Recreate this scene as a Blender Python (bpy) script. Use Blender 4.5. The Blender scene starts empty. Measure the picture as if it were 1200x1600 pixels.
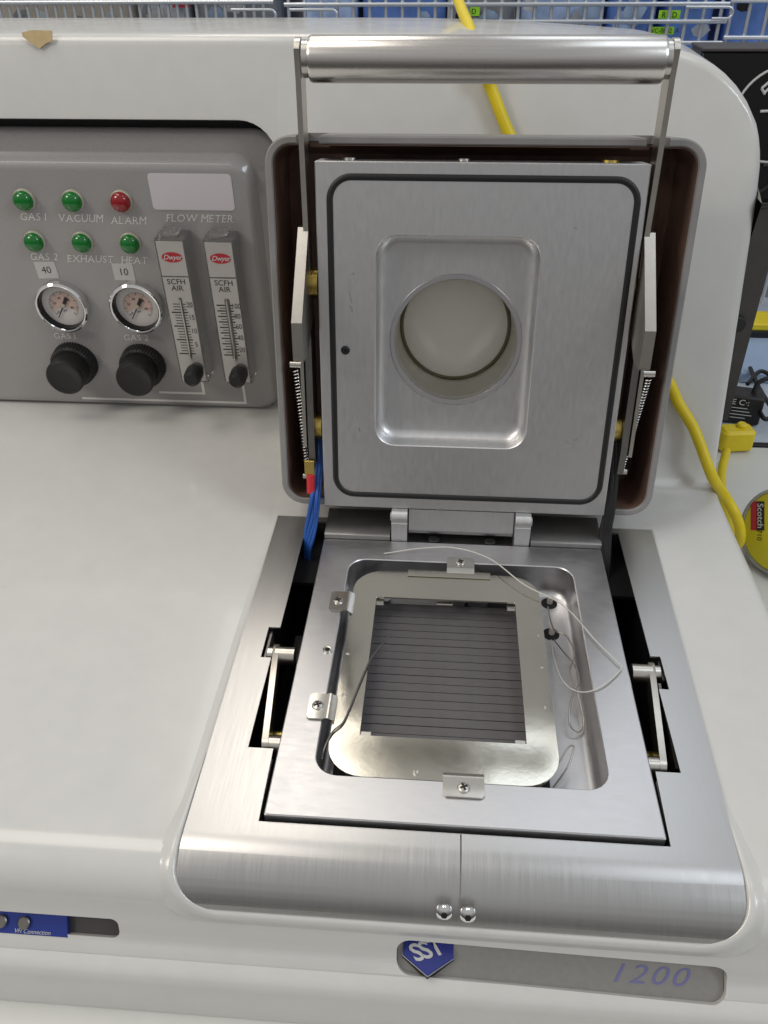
import bpy, bmesh, math, random
from mathutils import Matrix, Vector, Euler
R = math.radians; PI = math.pi
random.seed(7)
sc = bpy.context.scene
COL = sc.collection

# ------------------------------------------------------------------ camera
cam = bpy.data.cameras.new("camera")
co = bpy.data.objects.new("camera", cam); COL.objects.link(co)
CAM = Vector((-0.0183, -0.2463, 0.3655))
co.location = CAM
co.rotation_euler = (0.9536, 0.0066, 0.0740)
cam.sensor_fit = 'VERTICAL'; cam.sensor_height = 32.0; cam.lens = 1289.09/1600*32
cam.clip_start = 0.01; cam.clip_end = 50
sc.camera = co
CR = co.rotation_euler.to_matrix()

# ------------------------------------------------------------------ world and lamps
w = bpy.data.worlds.new("World"); sc.world = w; w.use_nodes = True
bg = w.node_tree.nodes['Background']
nt = w.node_tree                                  # even indoor surroundings: pale ceiling and walls, darker floor
tcw = nt.nodes.new('ShaderNodeTexCoord'); sx_ = nt.nodes.new('ShaderNodeSeparateXYZ'); mrw = nt.nodes.new('ShaderNodeMapRange')
mrw.inputs['From Min'].default_value = -1.0; mrw.inputs['From Max'].default_value = 1.0
rw = nt.nodes.new('ShaderNodeValToRGB')
nt.links.new(tcw.outputs['Generated'], sx_.inputs[0]); nt.links.new(sx_.outputs['Z'], mrw.inputs['Value']); nt.links.new(mrw.outputs[0], rw.inputs[0])
rw.color_ramp.elements[0].position = 0.30; rw.color_ramp.elements[0].color = (0.055, 0.052, 0.048, 1)
rw.color_ramp.elements[1].position = 0.66; rw.color_ramp.elements[1].color = (0.42, 0.42, 0.42, 1)
e = rw.color_ramp.elements.new(0.46); e.color = (0.18, 0.175, 0.17, 1)
nt.links.new(rw.outputs[0], bg.inputs[0]); bg.inputs[1].default_value = 1.0
sc.view_settings.view_transform = 'Standard'; sc.view_settings.look = 'None'
sc.view_settings.exposure = 0.04

def lamp(name, loc, target, sx, sy, power, col):
    l = bpy.data.lights.new(name, 'AREA'); l.shape = 'RECTANGLE'; l.size = sx; l.size_y = sy
    l.energy = power; l.color = col
    o = bpy.data.objects.new(name, l); COL.objects.link(o)
    o.location = loc
    d = Vector(target) - Vector(loc)
    o.rotation_euler = d.to_track_quat('-Z', 'Y').to_euler()
    return o
WARM = (1.0, 0.93, 0.83); COOL = (0.84, 0.92, 1.0)
lamp("ceiling_light", (-0.58, 1.75, 2.2), (-0.58, 1.75, 0), 0.6, 1.2, 9, WARM)
lamp("ceiling_light", (0.55, 1.80, 2.2), (0.55, 1.80, 0), 0.7, 1.2, 4.5, COOL)
lamp("ceiling_light", (-1.00, 0.20, 2.2), (-1.00, 0.20, 0), 0.9, 1.0, 13, WARM)
lamp("ceiling_light", (0.90, 0.20, 2.2), (0.90, 0.20, 0), 0.6, 1.0, 4, COOL)
lamp("ceiling_light", (-2.4, -1.3, 2.2), (-1.0, -0.5, 0), 0.9, 0.9, 32, WARM)
lamp("ceiling_light", (2.4, -1.3, 2.2), (1.0, -0.5, 0), 0.9, 0.9, 27, COOL)

# ------------------------------------------------------------------ pixel rays (1200 x 1600 photograph) onto real planes
def ray(px):
    return CR @ Vector(((px[0]-600)/1289.09, -(px[1]-800)/1289.09, -1.0))
def onplane(px, p0, n):
    d = ray(px); t = (Vector(p0)-CAM).dot(Vector(n))/d.dot(Vector(n)); return CAM + d*t
def zp(px, z): return onplane(px, (0, 0, z), (0, 0, 1))
def yp(px, y): return onplane(px, (0, y, 0), (0, 1, 0))

def frame(origin, ang):
    a = R(ang); u = Vector((0, math.cos(a), math.sin(a))); n = Vector((0, -math.sin(a), math.cos(a)))
    m = Matrix(((1, u.x, n.x, origin[0]), (0, u.y, n.y, origin[1]), (0, u.z, n.z, origin[2]), (0, 0, 0, 1)))
    return m
ML = frame((0, 0.2400, 0.0229), 80.78)      # lid: u, v, distance out of its face
MP = frame((0, 0.4300, 0.0), 95.0)          # control panel
BT = 74.0
MF = frame((0, 0.3330, 0.0), BT)            # leaning white front of the housing
MF_n = Vector((0, -math.sin(R(BT)), math.cos(R(BT))))
def bp(px, off): return onplane(px, Vector((0, 0.333, 0)) + MF_n*off, MF_n)
def lp(px, off):
    n = Vector(ML.col[2][:3]); return onplane(px, Vector(ML.col[3][:3]) + n*off, n)
T = Matrix.Translation

# ------------------------------------------------------------------ materials
def mat(name, col, rough=0.5, metal=0.0, noise=0.0, nscale=40, stretch=(1, 1, 1), bump=0.0, rvar=0.0,
        spec=0.5, trans=0.0, ior=1.45, emit=None, estr=0, alpha=1, coat=0.0, spots=None, sss=0):
    m = bpy.data.materials.new(name); m.use_nodes = True
    nt = m.node_tree; b = nt.nodes['Principled BSDF']
    b.inputs['Base Color'].default_value = (*col, 1); b.inputs['Roughness'].default_value = rough
    b.inputs['Metallic'].default_value = metal; b.inputs['Specular IOR Level'].default_value = spec
    b.inputs['Transmission Weight'].default_value = trans; b.inputs['IOR'].default_value = ior
    b.inputs['Alpha'].default_value = alpha; b.inputs['Coat Weight'].default_value = coat
    b.inputs['Coat Roughness'].default_value = 0.06
    if emit: b.inputs['Emission Color'].default_value = (*emit, 1); b.inputs['Emission Strength'].default_value = estr
    if noise or bump or rvar or spots:
        tc = nt.nodes.new('ShaderNodeTexCoord'); mp = nt.nodes.new('ShaderNodeMapping')
        mp.inputs['Scale'].default_value = stretch
        nt.links.new(tc.outputs['Object'], mp.inputs['Vector'])
        n = nt.nodes.new('ShaderNodeTexNoise'); n.inputs['Scale'].default_value = nscale
        n.inputs['Detail'].default_value = 6; n.inputs['Roughness'].default_value = 0.6
        nt.links.new(mp.outputs[0], n.inputs['Vector'])
        colsock = None
        if noise:
            r = nt.nodes.new('ShaderNodeValToRGB')
            r.color_ramp.elements[0].position = 0.3; r.color_ramp.elements[1].position = 0.7
            r.color_ramp.elements[0].color = (*[max(0, c*(1-noise)) for c in col], 1)
            r.color_ramp.elements[1].color = (*[min(1, c*(1+noise)) for c in col], 1)
            nt.links.new(n.outputs['Fac'], r.inputs[0]); colsock = r.outputs[0]
        if spots:                                     # (colour, scale, threshold): stains with their own outline
            n2 = nt.nodes.new('ShaderNodeTexNoise'); n2.inputs['Scale'].default_value = spots[1]
            n2.inputs['Detail'].default_value = 8; n2.inputs['Roughness'].default_value = 0.7
            nt.links.new(tc.outputs['Object'], n2.inputs['Vector'])
            r2 = nt.nodes.new('ShaderNodeValToRGB')
            r2.color_ramp.elements[0].position = spots[2]; r2.color_ramp.elements[1].position = min(1, spots[2]+0.06)
            r2.color_ramp.elements[0].color = (0, 0, 0, 1); r2.color_ramp.elements[1].color = (1, 1, 1, 1)
            nt.links.new(n2.outputs['Fac'], r2.inputs[0])
            mx = nt.nodes.new('ShaderNodeMixRGB'); mx.inputs[2].default_value = (*spots[0], 1)
            if colsock: nt.links.new(colsock, mx.inputs[1])
            else: mx.inputs[1].default_value = (*col, 1)
            nt.links.new(r2.outputs[0], mx.inputs[0]); colsock = mx.outputs[0]
        if colsock: nt.links.new(colsock, b.inputs['Base Color'])
        if rvar:
            mr = nt.nodes.new('ShaderNodeMapRange')
            mr.inputs['From Min'].default_value = 0.3; mr.inputs['From Max'].default_value = 0.7
            mr.inputs['To Min'].default_value = max(0.02, rough-rvar); mr.inputs['To Max'].default_value = rough+rvar
            nt.links.new(n.outputs['Fac'], mr.inputs['Value']); nt.links.new(mr.outputs[0], b.inputs['Roughness'])
        if bump:
            bu = nt.nodes.new('ShaderNodeBump'); bu.inputs['Strength'].default_value = bump
            bu.inputs['Distance'].default_value = 0.001
            nt.links.new(n.outputs['Fac'], bu.inputs['Height']); nt.links.new(bu.outputs[0], b.inputs['Normal'])
    return m
M = {}
M['white'] = mat('white_paint', (0.56, 0.555, 0.535), 0.24, noise=0.022, nscale=60, bump=0.05, spots=((0.515, 0.51, 0.49), 26, 0.66), spec=0.5, coat=0.3, rvar=0.03)
M['panel'] = mat('grey_panel', (0.31, 0.295, 0.29), 0.34, noise=0.05, nscale=500, bump=0.02, coat=0.6)
M['alum'] = mat('machined_aluminium', (0.66, 0.655, 0.66), 0.40, 1.0, noise=0.035, nscale=420, stretch=(1, 0.25, 1), bump=0.03, rvar=0.03,
                spots=((0.50, 0.495, 0.50), 55, 0.74))
M['alumb'] = mat('base_aluminium', (0.62, 0.615, 0.625), 0.38, 1.0, noise=0.04, nscale=300, stretch=(0.3, 1, 1), bump=0.03, rvar=0.04,
                 spots=((0.46, 0.455, 0.47), 40, 0.74))
M['alumin'] = mat('pocket_aluminium', (0.56, 0.555, 0.56), 0.33, 1.0, noise=0.05, nscale=70, stretch=(1, 1, 1), bump=0.03, rvar=0.05)
M['brush'] = mat('brushed_steel', (0.52, 0.515, 0.51), 0.33, 1.0, noise=0.03, nscale=1600, stretch=(1, 0.02, 0.02), bump=0.012, rvar=0.04)
M['bar'] = mat('turned_steel', (0.62, 0.60, 0.575), 0.26, 1.0, noise=0.04, nscale=700, stretch=(0.02, 1, 1), bump=0.02, rvar=0.03)
M['mask'] = mat('polished_mask', (0.63, 0.605, 0.53), 0.13, 1.0, noise=0.06, nscale=15, bump=0.18, rvar=0.05)
M['clip'] = mat('clip_steel', (0.60, 0.58, 0.54), 0.25, 1.0, noise=0.04, nscale=80, bump=0.05)
M['nickel'] = mat('nickel_plate', (0.57, 0.54, 0.49), 0.28, 1.0, noise=0.05, nscale=120, bump=0.04)
M['dsteel'] = mat('dark_steel', (0.22, 0.21, 0.20), 0.40, 1.0, noise=0.08, nscale=120, bump=0.04)
M['bstl'] = mat('back_bar_steel', (0.36, 0.355, 0.35), 0.36, 1.0, noise=0.06, nscale=50, bump=0.03)
M['scuff'] = mat('scuff', (0.25, 0.25, 0.26), 0.5)
M['chrome'] = mat('chrome', (0.80, 0.80, 0.80), 0.06, 1.0)
M['brass'] = mat('brass', (0.62, 0.46, 0.13), 0.3, 1.0, noise=0.05, nscale=200)
M['rubber'] = mat('black_rubber', (0.012, 0.012, 0.013), 0.45)
M['plastic'] = mat('black_plastic', (0.014, 0.013, 0.013), 0.42, noise=0.1, nscale=300)
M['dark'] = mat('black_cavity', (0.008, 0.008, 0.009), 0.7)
M['shell'] = mat('grey_shell', (0.25, 0.24, 0.235), 0.48, noise=0.10, nscale=40, bump=0.05)
M['brown'] = mat('brown_liner', (0.13, 0.074, 0.056), 0.55, noise=0.25, nscale=70, stretch=(1, 1, 6), bump=0.15)
M['graph'] = mat('graphite', (0.122, 0.114, 0.118), 0.55, 0.25, noise=0.10, nscale=120, bump=0.05)
GR = [M['graph'], mat('graphite', (0.112, 0.105, 0.109), 0.6, 0.25, noise=0.14, nscale=70), mat('graphite', (0.131, 0.123, 0.127), 0.52, 0.25, noise=0.12, nscale=160)]
M['green'] = mat('green_lens', (0.0, 0.15, 0.016), 0.16, coat=0.5, noise=0.15, nscale=300)
M['red'] = mat('red_lens', (0.26, 0.006, 0.011), 0.16, coat=0.5, noise=0.15, nscale=300)
M['ivory'] = mat('ivory_bezel', (0.42, 0.385, 0.30), 0.3)
M['paper'] = mat('paper_label', (0.52, 0.50, 0.485), 0.75)
M['plabel'] = mat('blank_label', (0.60, 0.565, 0.58), 0.55)
M['ink'] = mat('black_ink', (0.02, 0.018, 0.018), 0.6)
M['wink'] = mat('pale_print', (0.72, 0.70, 0.68), 0.6)
M['dial'] = mat('dial_face', (0.62, 0.58, 0.56), 0.5)
M['pink'] = mat('pink_dial_ring', (0.58, 0.42, 0.36), 0.5)
M['scale'] = mat('silver_scale', (0.50, 0.475, 0.455), 0.42, 0.35, noise=0.05, nscale=30)
M['acryl'] = mat('clear_acrylic', (0.82, 0.82, 0.81), 0.05, trans=0.92, ior=1.45)
M['lred'] = mat('red_print', (0.46, 0.022, 0.035), 0.45)
def thin_glass(name, tint, k):
    m = bpy.data.materials.new(name); m.use_nodes = True; nt = m.node_tree
    nt.nodes.remove(nt.nodes['Principled BSDF']); out = nt.nodes['Material Output']
    tr = nt.nodes.new('ShaderNodeBsdfTransparent'); tr.inputs[0].default_value = (*tint, 1)
    gl = nt.nodes.new('ShaderNodeBsdfGlossy'); gl.inputs['Roughness'].default_value = 0.02
    fr = nt.nodes.new('ShaderNodeFresnel'); fr.inputs[0].default_value = k
    mx = nt.nodes.new('ShaderNodeMixShader')
    nt.links.new(fr.outputs[0], mx.inputs[0]); nt.links.new(tr.outputs[0], mx.inputs[1]); nt.links.new(gl.outputs[0], mx.inputs[2])
    nt.links.new(mx.outputs[0], out.inputs[0]); return m
M['glass'] = thin_glass('window_glass', (0.985, 0.99, 0.975), 1.5)
M['cream'] = mat('frosted_window', (0.965, 0.945, 0.865), 0.3, noise=0.03, nscale=20)
M['ring'] = mat('ring_aluminium', (0.60, 0.59, 0.60), 0.36, 1.0, noise=0.03, nscale=300, bump=0.02)
M['olive'] = mat('olive_seal', (0.16, 0.145, 0.06), 0.45)
M['yellow'] = mat('yellow_cable', (0.72, 0.56, 0.015), 0.42, noise=0.05, nscale=60)
M['blue'] = mat('blue_wire', (0.025, 0.10, 0.38), 0.4)
M['redins'] = mat('red_sleeve', (0.60, 0.03, 0.04), 0.4)
M['wire'] = mat('thermocouple_wire', (0.42, 0.39, 0.36), 0.35, 1.0)
M['wirew'] = mat('pale_wire', (0.56, 0.54, 0.51), 0.4, 0.0)
M['badge'] = mat('badge_floor', (0.30, 0.29, 0.275), 0.4, 0.6, noise=0.05, nscale=300)
M['navy'] = mat('navy_logo', (0.025, 0.035, 0.20), 0.3)
M['bluepl'] = mat('blue_badge', (0.014, 0.032, 0.21), 0.35)
M['num'] = mat('violet_number', (0.15, 0.15, 0.32), 0.4)
M['tape'] = mat('masking_tape', (0.50, 0.38, 0.20), 0.75, noise=0.1, nscale=200, bump=0.1)
M['bench'] = mat('bench_laminate', (0.62, 0.62, 0.59), 0.4, noise=0.02, nscale=60)
M['galv'] = mat('galvanised_wire', (0.62, 0.65, 0.69), 0.35, 0.8)
M['bluebin'] = mat('blue_bin', (0.13, 0.25, 0.62), 0.35, noise=0.45, nscale=14, bump=0.1)
M['bag'] = mat('clear_bag', (0.40, 0.52, 0.82), 0.2, noise=0.35, nscale=30, bump=0.3)
M['neon'] = mat('neon_label', (0.35, 0.75, 0.03), 0.6)
M['beige'] = mat('beige_carton', (0.46, 0.42, 0.36), 0.7, noise=0.06, nscale=10)
M['greybox'] = mat('grey_box', (0.24, 0.25, 0.27), 0.55, noise=0.1, nscale=10)
M['clearbox'] = mat('frosted_box', (0.50, 0.55, 0.62), 0.3, noise=0.2, nscale=18)
M['tower'] = mat('tower_grey', (0.055, 0.05, 0.048), 0.5, noise=0.1, nscale=80)
M['gloss'] = mat('gloss_black', (0.01, 0.01, 0.011), 0.15)
M['wlogo'] = mat('white_print', (0.5, 0.5, 0.5), 0.5)
M['tapecore'] = mat('yellow_core', (0.62, 0.54, 0.02), 0.45)
M['cleartape'] = mat('clear_tape', (0.62, 0.62, 0.58), 0.15, trans=0.55)
M['paleblue'] = mat('pale_blue_paper', (0.30, 0.40, 0.55), 0.6, noise=0.1, nscale=8)

# ------------------------------------------------------------------ mesh helpers
def rrect(x0, x1, y0, y1, r, n=8):
    r = min(r, (x1-x0)/2-1e-6, (y1-y0)/2-1e-6); out = []
    for k, (cx, cy) in enumerate(((x1-r, y1-r), (x0+r, y1-r), (x0+r, y0+r), (x1-r, y0+r))):
        for i in range(n):
            a = PI/2*(k+i/(n-1)); out.append((cx+r*math.cos(a), cy+r*math.sin(a)))
    return out
def circ(cx, cy, r, n=8):
    return [(cx+r*math.cos(PI/2*(k+(i+.5)/n)), cy+r*math.sin(PI/2*(k+(i+.5)/n))) for k in range(4) for i in range(n)]
def loft(bm, loops, cap0=True, cap1=True, closed=True):
    """loops of (x, y, z), equal length"""
    vs = [[bm.verts.new(p) for p in l] for l in loops]
    n = len(vs[0])
    for a, b in zip(vs, vs[1:]):
        for i in range(n if closed else n-1):
            j = (i+1) % n
            bm.faces.new((a[i], a[j], b[j], b[i]))
    if cap0: bm.faces.new(list(reversed(vs[0])))
    if cap1: bm.faces.new(vs[-1])
    return vs
def at(poly, z): return [(p[0], p[1], z) for p in poly]
def prism(bm, poly, z0, z1, c=0.0):
    """polygon (counter-clockwise) extruded z0..z1, chamfered by c (rough inset)"""
    if c <= 0: return loft(bm, [at(poly, z0), at(poly, z1)])
    ins = inset(poly, c)
    return loft(bm, [at(ins, z0), at(poly, z0+c), at(poly, z1-c), at(ins, z1)])
def inset(poly, d):
    out = []; n = len(poly)
    for i in range(n):
        a, b, c = Vector(poly[i-1][:2]), Vector(poly[i][:2]), Vector(poly[(i+1) % n][:2])
        e1 = (b-a); e2 = (c-b)
        if e1.length < 1e-9 or e2.length < 1e-9: out.append((b.x, b.y)); continue
        e1.normalize(); e2.normalize()
        n1 = Vector((-e1.y, e1.x)); n2 = Vector((-e2.y, e2.x))
        m = n1+n2
        k = m.dot(n1)
        m = m/k if k > 0.2 else n1
        out.append((b.x+m.x*d, b.y+m.y*d))
    return out
def box(bm, x0, x1, y0, y1, z0, z1, c=0.0, r=None, n=3):
    poly = rrect(x0, x1, y0, y1, r, n) if r else [(x1, y1), (x0, y1), (x0, y0), (x1, y0)]
    return prism(bm, poly, z0, z1, c)
def lathe(bm, prof, n=32, cap0=True, cap1=True, cx=0, cy=0):
    return loft(bm, [[(cx+r*math.cos(2*PI*i/n), cy+r*math.sin(2*PI*i/n), z) for i in range(n)] for r, z in prof], cap0, cap1)
def catmull(pts, k=8):
    pts = [Vector(p) for p in pts]; out = []
    P = [pts[0]*2-pts[1]] + pts + [pts[-1]*2-pts[-2]]
    for i in range(1, len(P)-2):
        a, b, c, d = P[i-1:i+3]
        for j in range(k):
            t = j/k
            out.append(0.5*((2*b)+(c-a)*t+(2*a-5*b+4*c-d)*t*t+(3*b-a-3*c+d)*t**3))
    out.append(pts[-1]); return out
def tube(bm, pts, r, n=8, closed=False, flat=1.0, flatax=None):
    pts = [Vector(p) for p in pts]; loops = []; N = len(pts); up = None
    for i, p in enumerate(pts):
        if closed: t = pts[(i+1) % N]-pts[i-1]
        else: t = pts[min(i+1, N-1)]-pts[max(i-1, 0)]
        t.normalize()
        if up is None:
            up = Vector((0, 0, 1)) if abs(t.z) < 0.9 else Vector((1, 0, 0))
        if flatax is not None: up = Vector(flatax)
        s = t.cross(up).normalized(); up = s.cross(t).normalized()
        loops.append([p + s*(r*math.cos(2*PI*k/n)) + up*(r*flat*math.sin(2*PI*k/n)) for k in range(n)])
    if closed:
        loops.append(loops[0])
        vs = [[bm.verts.new(q) for q in l] for l in loops[:-1]]
        for i in range(len(vs)):
            a, b = vs[i], vs[(i+1) % len(vs)]
            for k in range(n): bm.faces.new((a[k], a[(k+1) % n], b[(k+1) % n], b[k]))
        return
    loft(bm, loops)

def mesh_from(bm, name, angle=35):
    bmesh.ops.recalc_face_normals(bm, faces=bm.faces[:])
    me = bpy.data.meshes.new(name); bm.to_mesh(me); bm.free()
    me.polygons.foreach_set('use_smooth', [True]*len(me.polygons))
    me.set_sharp_from_angle(angle=R(angle))
    return me
def link(name, me, m, parent=None, mw=None):
    o = bpy.data.objects.new(name, me); COL.objects.link(o)
    if m is not None:
        me.materials.clear(); me.materials.append(m)
    if mw is None: mw = Matrix.Identity(4)
    if parent is not None:
        o.parent = parent; o.matrix_parent_inverse = WM[parent.name].inverted()
    o.matrix_basis = mw
    WM[o.name] = mw.copy()
    return o
WM = {}
def obj(name, bm, m, parent=None, mw=None, angle=35, rec=None):
    if rec:                                             # move the origin to the object's own middle or foot
        bmesh.ops.translate(bm, verts=bm.verts[:], vec=-Vector(rec)); mw = (mw or Matrix.Identity(4)) @ T(Vector(rec))
    return link(name, mesh_from(bm, name, angle), m, parent, mw)
def thing(name, label, cat, loc, group=None):
    o = bpy.data.objects.new(name, None); COL.objects.link(o); o.location = loc
    o.empty_display_size = 0.02
    WM[o.name] = T(Vector(loc))
    return tag(o, label, cat, group)
def tag(o, label, cat, group=None):
    o['label'] = label; o['category'] = cat
    if group: o['group'] = group
    return o
def copy_part(src, parent, mw, kids=True, mats=None):
    """copy of a part with its sub-parts, sharing the meshes"""
    c = src.copy(); COL.objects.link(c); c.parent = parent
    c.matrix_parent_inverse = WM[parent.name].inverted(); c.matrix_basis = mw; WM[c.name] = mw.copy()
    old = WM[src.name]
    for ch in list(src.children):
        d = ch.copy(); COL.objects.link(d); d.parent = c
        m2 = mw @ old.inverted() @ WM[ch.name]
        d.matrix_parent_inverse = mw.inverted(); d.matrix_basis = m2; WM[d.name] = m2
    return c
def boolean(o, cutter_bms, op='DIFFERENCE'):
    for bm in cutter_bms:
        bmesh.ops.recalc_face_normals(bm, faces=bm.faces[:])
        me = bpy.data.meshes.new('cut'); bm.to_mesh(me); bm.free()
        me.materials.append(o.data.materials[0])
        c = bpy.data.objects.new('cut', me); COL.objects.link(c); c.matrix_basis = o.matrix_basis
        md = o.modifiers.new('b', 'BOOLEAN'); md.operation = op; md.object = c; md.solver = 'EXACT'
        bpy.context.view_layer.update()
        ev = o.evaluated_get(bpy.context.evaluated_depsgraph_get())
        nm = bpy.data.meshes.new_from_object(ev)
        o.modifiers.clear(); o.data = nm
        bpy.data.objects.remove(c); bpy.data.meshes.remove(me)
    nm.polygons.foreach_set('use_smooth', [True]*len(nm.polygons))
    nm.set_sharp_from_angle(angle=R(30))
def text(name, s, size, mw, m, parent, shear=0.0, depth=0.0, align='CENTER', weight=0.0, space=1.0, sx=1.0):
    cu = bpy.data.curves.new('t', 'FONT'); cu.body = s; cu.size = size; cu.align_x = align; cu.align_y = 'CENTER'
    cu.shear = shear; cu.extrude = depth; cu.offset = weight*size; cu.space_character = space; cu.resolution_u = 3
    cu.space_line = 0.85
    t = bpy.data.objects.new('t', cu); COL.objects.link(t)
    bpy.context.view_layer.update()
    me = bpy.data.meshes.new_from_object(t.evaluated_get(bpy.context.evaluated_depsgraph_get()))
    bpy.data.objects.remove(t); bpy.data.curves.remove(cu)
    if sx != 1.0: me.transform(Matrix.Diagonal((sx, 1, 1, 1)))
    me.name = name
    return link(name, me, m, parent, mw)

# ================================================================== THE FURNACE
BENCH = -0.095
F = thing('vacuum_furnace', 'white bench-top vacuum furnace with its metal lid standing open and grey gauge panel', 'furnace', (0, 0.2, BENCH))

# ---- housing: sections along x, each a closed outline in (y, z)
XR = 0.2066
DECK = -0.0048
def housing_section(x, recess, ceil, zt, insetd):
    u = Vector((math.cos(R(BT)), math.sin(R(BT))))
    P = []
    P += [(0.58, BENCH), (-0.056, BENCH), (-0.056, -0.0665)]
    P += [(-0.0556, -0.0625), (-0.0540, -0.0595), (-0.0515, -0.0575)]
    P += [(-0.0492, -0.0566), (-0.0478, -0.0560), (-0.0474, -0.0550), (-0.0440, -0.0522), (-0.0418, -0.0490), (-0.0408, -0.0455), (-0.0402, -0.0420), (-0.0390, -0.0375)]
    for i in range(9):                                          # rolled front edge of the deck
        a = PI/2*i/8
        P.append((-0.0115-0.0255*math.cos(a), -0.0315+0.0259*math.sin(a)))
    # deck to wall (fillet), wall, ceiling of the panel recess, leaning face, top
    if recess:
        yw = 0.449; r = 0.014
        for i in range(7):
            a = PI/2*i/6; P.append((yw-r+r*math.sin(a)-0.0*a, DECK+r-r*math.cos(a)))
        yc = 0.333+ceil*u.x/u.y
        P += [(yw-0.001, ceil-0.004), (yw-0.006, ceil), (yc+0.004, ceil+0.0005), (yc+0.0008, ceil+0.0015), (0.333+(ceil+0.006)*u.x/u.y, ceil+0.006)]
    else:
        r = 0.030
        c = Vector((0.333+DECK*u.x/u.y, DECK)) ; t = r*math.tan((PI-R(180-BT))/2 if False else (R(BT))/2)
        cen = Vector((c.x-t, DECK+r))
        for i in range(7):
            a = R(BT)*i/6; P.append((cen.x+r*math.sin(a), cen.y-r*math.cos(a)))
        for k in range(5):
            z = 0.06+(ceil-0.06+0.006)*k/4; P.append((0.333+z*u.x/u.y, z))
    yt = 0.333+zt*u.x/u.y
    r = 0.010
    for i in range(7):
        a = R(90-BT)+ (PI/2-R(90-BT))*i/6
        P.append((yt+r*0.9-r*math.cos(a), zt-r+r*math.sin(a)))
    P += [(0.50, zt+0.002), (0.565, zt-0.001), (0.575, zt-0.006), (0.58, zt-0.016)]
    if insetd > 0:
        cyc = [(y, z) for y, z in P]
        P2 = []
        n = len(cyc)
        for i in range(n):
            a = Vector(cyc[i-1]); b = Vector(cyc[i]); d = Vector(cyc[(i+1) % n])
            tg = (d-a).normalized(); nr = Vector((tg.y, -tg.x))
            # outline runs clockwise when seen from +x: inside is to the right
            P2.append((b.x+nr.x*insetd, b.y+nr.y*insetd) if 3 <= i < n-1 else cyc[i])
        P = P2
    return [(x, y, z) for y, z in P]
def ztop(x):                                                     # crowned top, big rounded shoulder at the right
    z = 0.3035
    if x > -0.08: z -= 0.016*((x+0.08)/(XR+0.08))**2.0
    x0 = XR-0.075
    if x > x0: z -= 0.072*(1-math.sqrt(max(0, 1-((x-x0)/(XR-x0))**2)))
    return z
secs = []
xl = -0.75
for x in (xl, -0.6, -0.45, -0.3, -0.2, -0.175): secs.append(housing_section(x, True, 0.2488, ztop(x), 0))
for i in range(1, 9):
    a = PI/2*i/8; x = -0.175+0.030*math.sin(a)
    secs.append(housing_section(x, True, 0.2488-0.030*(1-math.cos(a)), ztop(x), 0))
for x in (-0.1444, -0.10, -0.05, 0.0, 0.04, 0.08, 0.11): secs.append(housing_section(x, False, 0.2488 if x > -0.14 else 0.2188, ztop(x), 0))
b = 0.009
for i in range(0, 9): 
    x = 0.13+(XR-b-0.13)*i/8; secs.append(housing_section(x, False, 0.2188-0.002*i, ztop(x), 0))
for i in range(1, 6):
    a = PI/2*i/5; x = XR-b+b*math.sin(a); secs.append(housing_section(x, False, 0.2028, ztop(x)-0.004*i/5, b*(1-math.cos(a))))
bm = bmesh.new(); loft(bm, secs)
housing = obj('housing', bm, M['white'], F)
# openings cut in the housing: chamber well and the two badge slots in the front
SLD = Vector((-0.72, -0.69)).normalized(); SLN = Vector((-SLD.y*-1, 0)) 
sd = Vector((0, -0.72, -0.69)).normalized(); sn = Vector((0, -0.69, 0.72)).normalized()
lip = Vector((0, -0.0399, -0.0415))
def slot(x0, x1, s1, depth, r):
    bm = bmesh.new(); pl = rrect(x0, x1, -0.0005, s1, r, 8); pl2 = rrect(x0, x1, -0.0070, s1, r, 8); k_ = 0.022
    lo = [lip + Vector((p[0], 0, 0)) + sd*(p[1]+k_*max(0, p[0]+0.03)) - sn*depth for p in pl2]
    hi = [lip + Vector((p[0], 0, 0)) + sd*(p[1]+k_*max(0, p[0]+0.03)) + sn*0.012 for p in pl]
    loft(bm, [lo, hi]); return bm
SL = Matrix(((1, 0, 0, 0), (0, -sd.y, sn.y, 0), (0, -sd.z, sn.z, 0), (0, 0, 0, 1)))   # x, up the slope, out
bmw = bmesh.new(); box(bmw, -0.1275, 0.1275, 0.038, 0.258, -0.085, 0.05)
bmw2 = bmesh.new(); box(bmw2, -0.1032, 0.1032, -0.0026, 0.045, -0.06, 0.05)
boolean(housing, [bmw, bmw2, slot(-0.30, -0.1695, 0.0072, 0.009, 0.0043), slot(-0.0300, 0.1290, 0.0145, 0.009, 0.0072)])

# black sheets standing in for the shade inside the open well
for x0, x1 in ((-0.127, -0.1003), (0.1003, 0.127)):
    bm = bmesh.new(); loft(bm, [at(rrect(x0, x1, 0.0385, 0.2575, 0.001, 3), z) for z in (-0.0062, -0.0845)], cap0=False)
    obj('well_shade', bm, M['dark'], F)

bm = bmesh.new(); loft(bm, [at(rrect(-0.1028, 0.1028, -0.0024, 0.0240, 0.0005, 3), z) for z in (-0.0062, -0.0595)], cap0=False); obj('gap_shade', bm, M['dark'], F)  # black sheets added so the gap round the plate looks unlit
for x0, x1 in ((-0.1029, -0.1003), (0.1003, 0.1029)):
    bm = bmesh.new(); loft(bm, [at(rrect(x0, x1, 0.0242, 0.0383, 0.0003, 3), z) for z in (-0.0062, -0.0595)], cap0=False); obj('gap_shade', bm, M['dark'], F)
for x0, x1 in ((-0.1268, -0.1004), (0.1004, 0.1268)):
    bm = bmesh.new(); box(bm, x0, x1, 0.205, 0.2572, -0.024, -0.021); obj('well_cover', bm, M['dark'], F)
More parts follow.
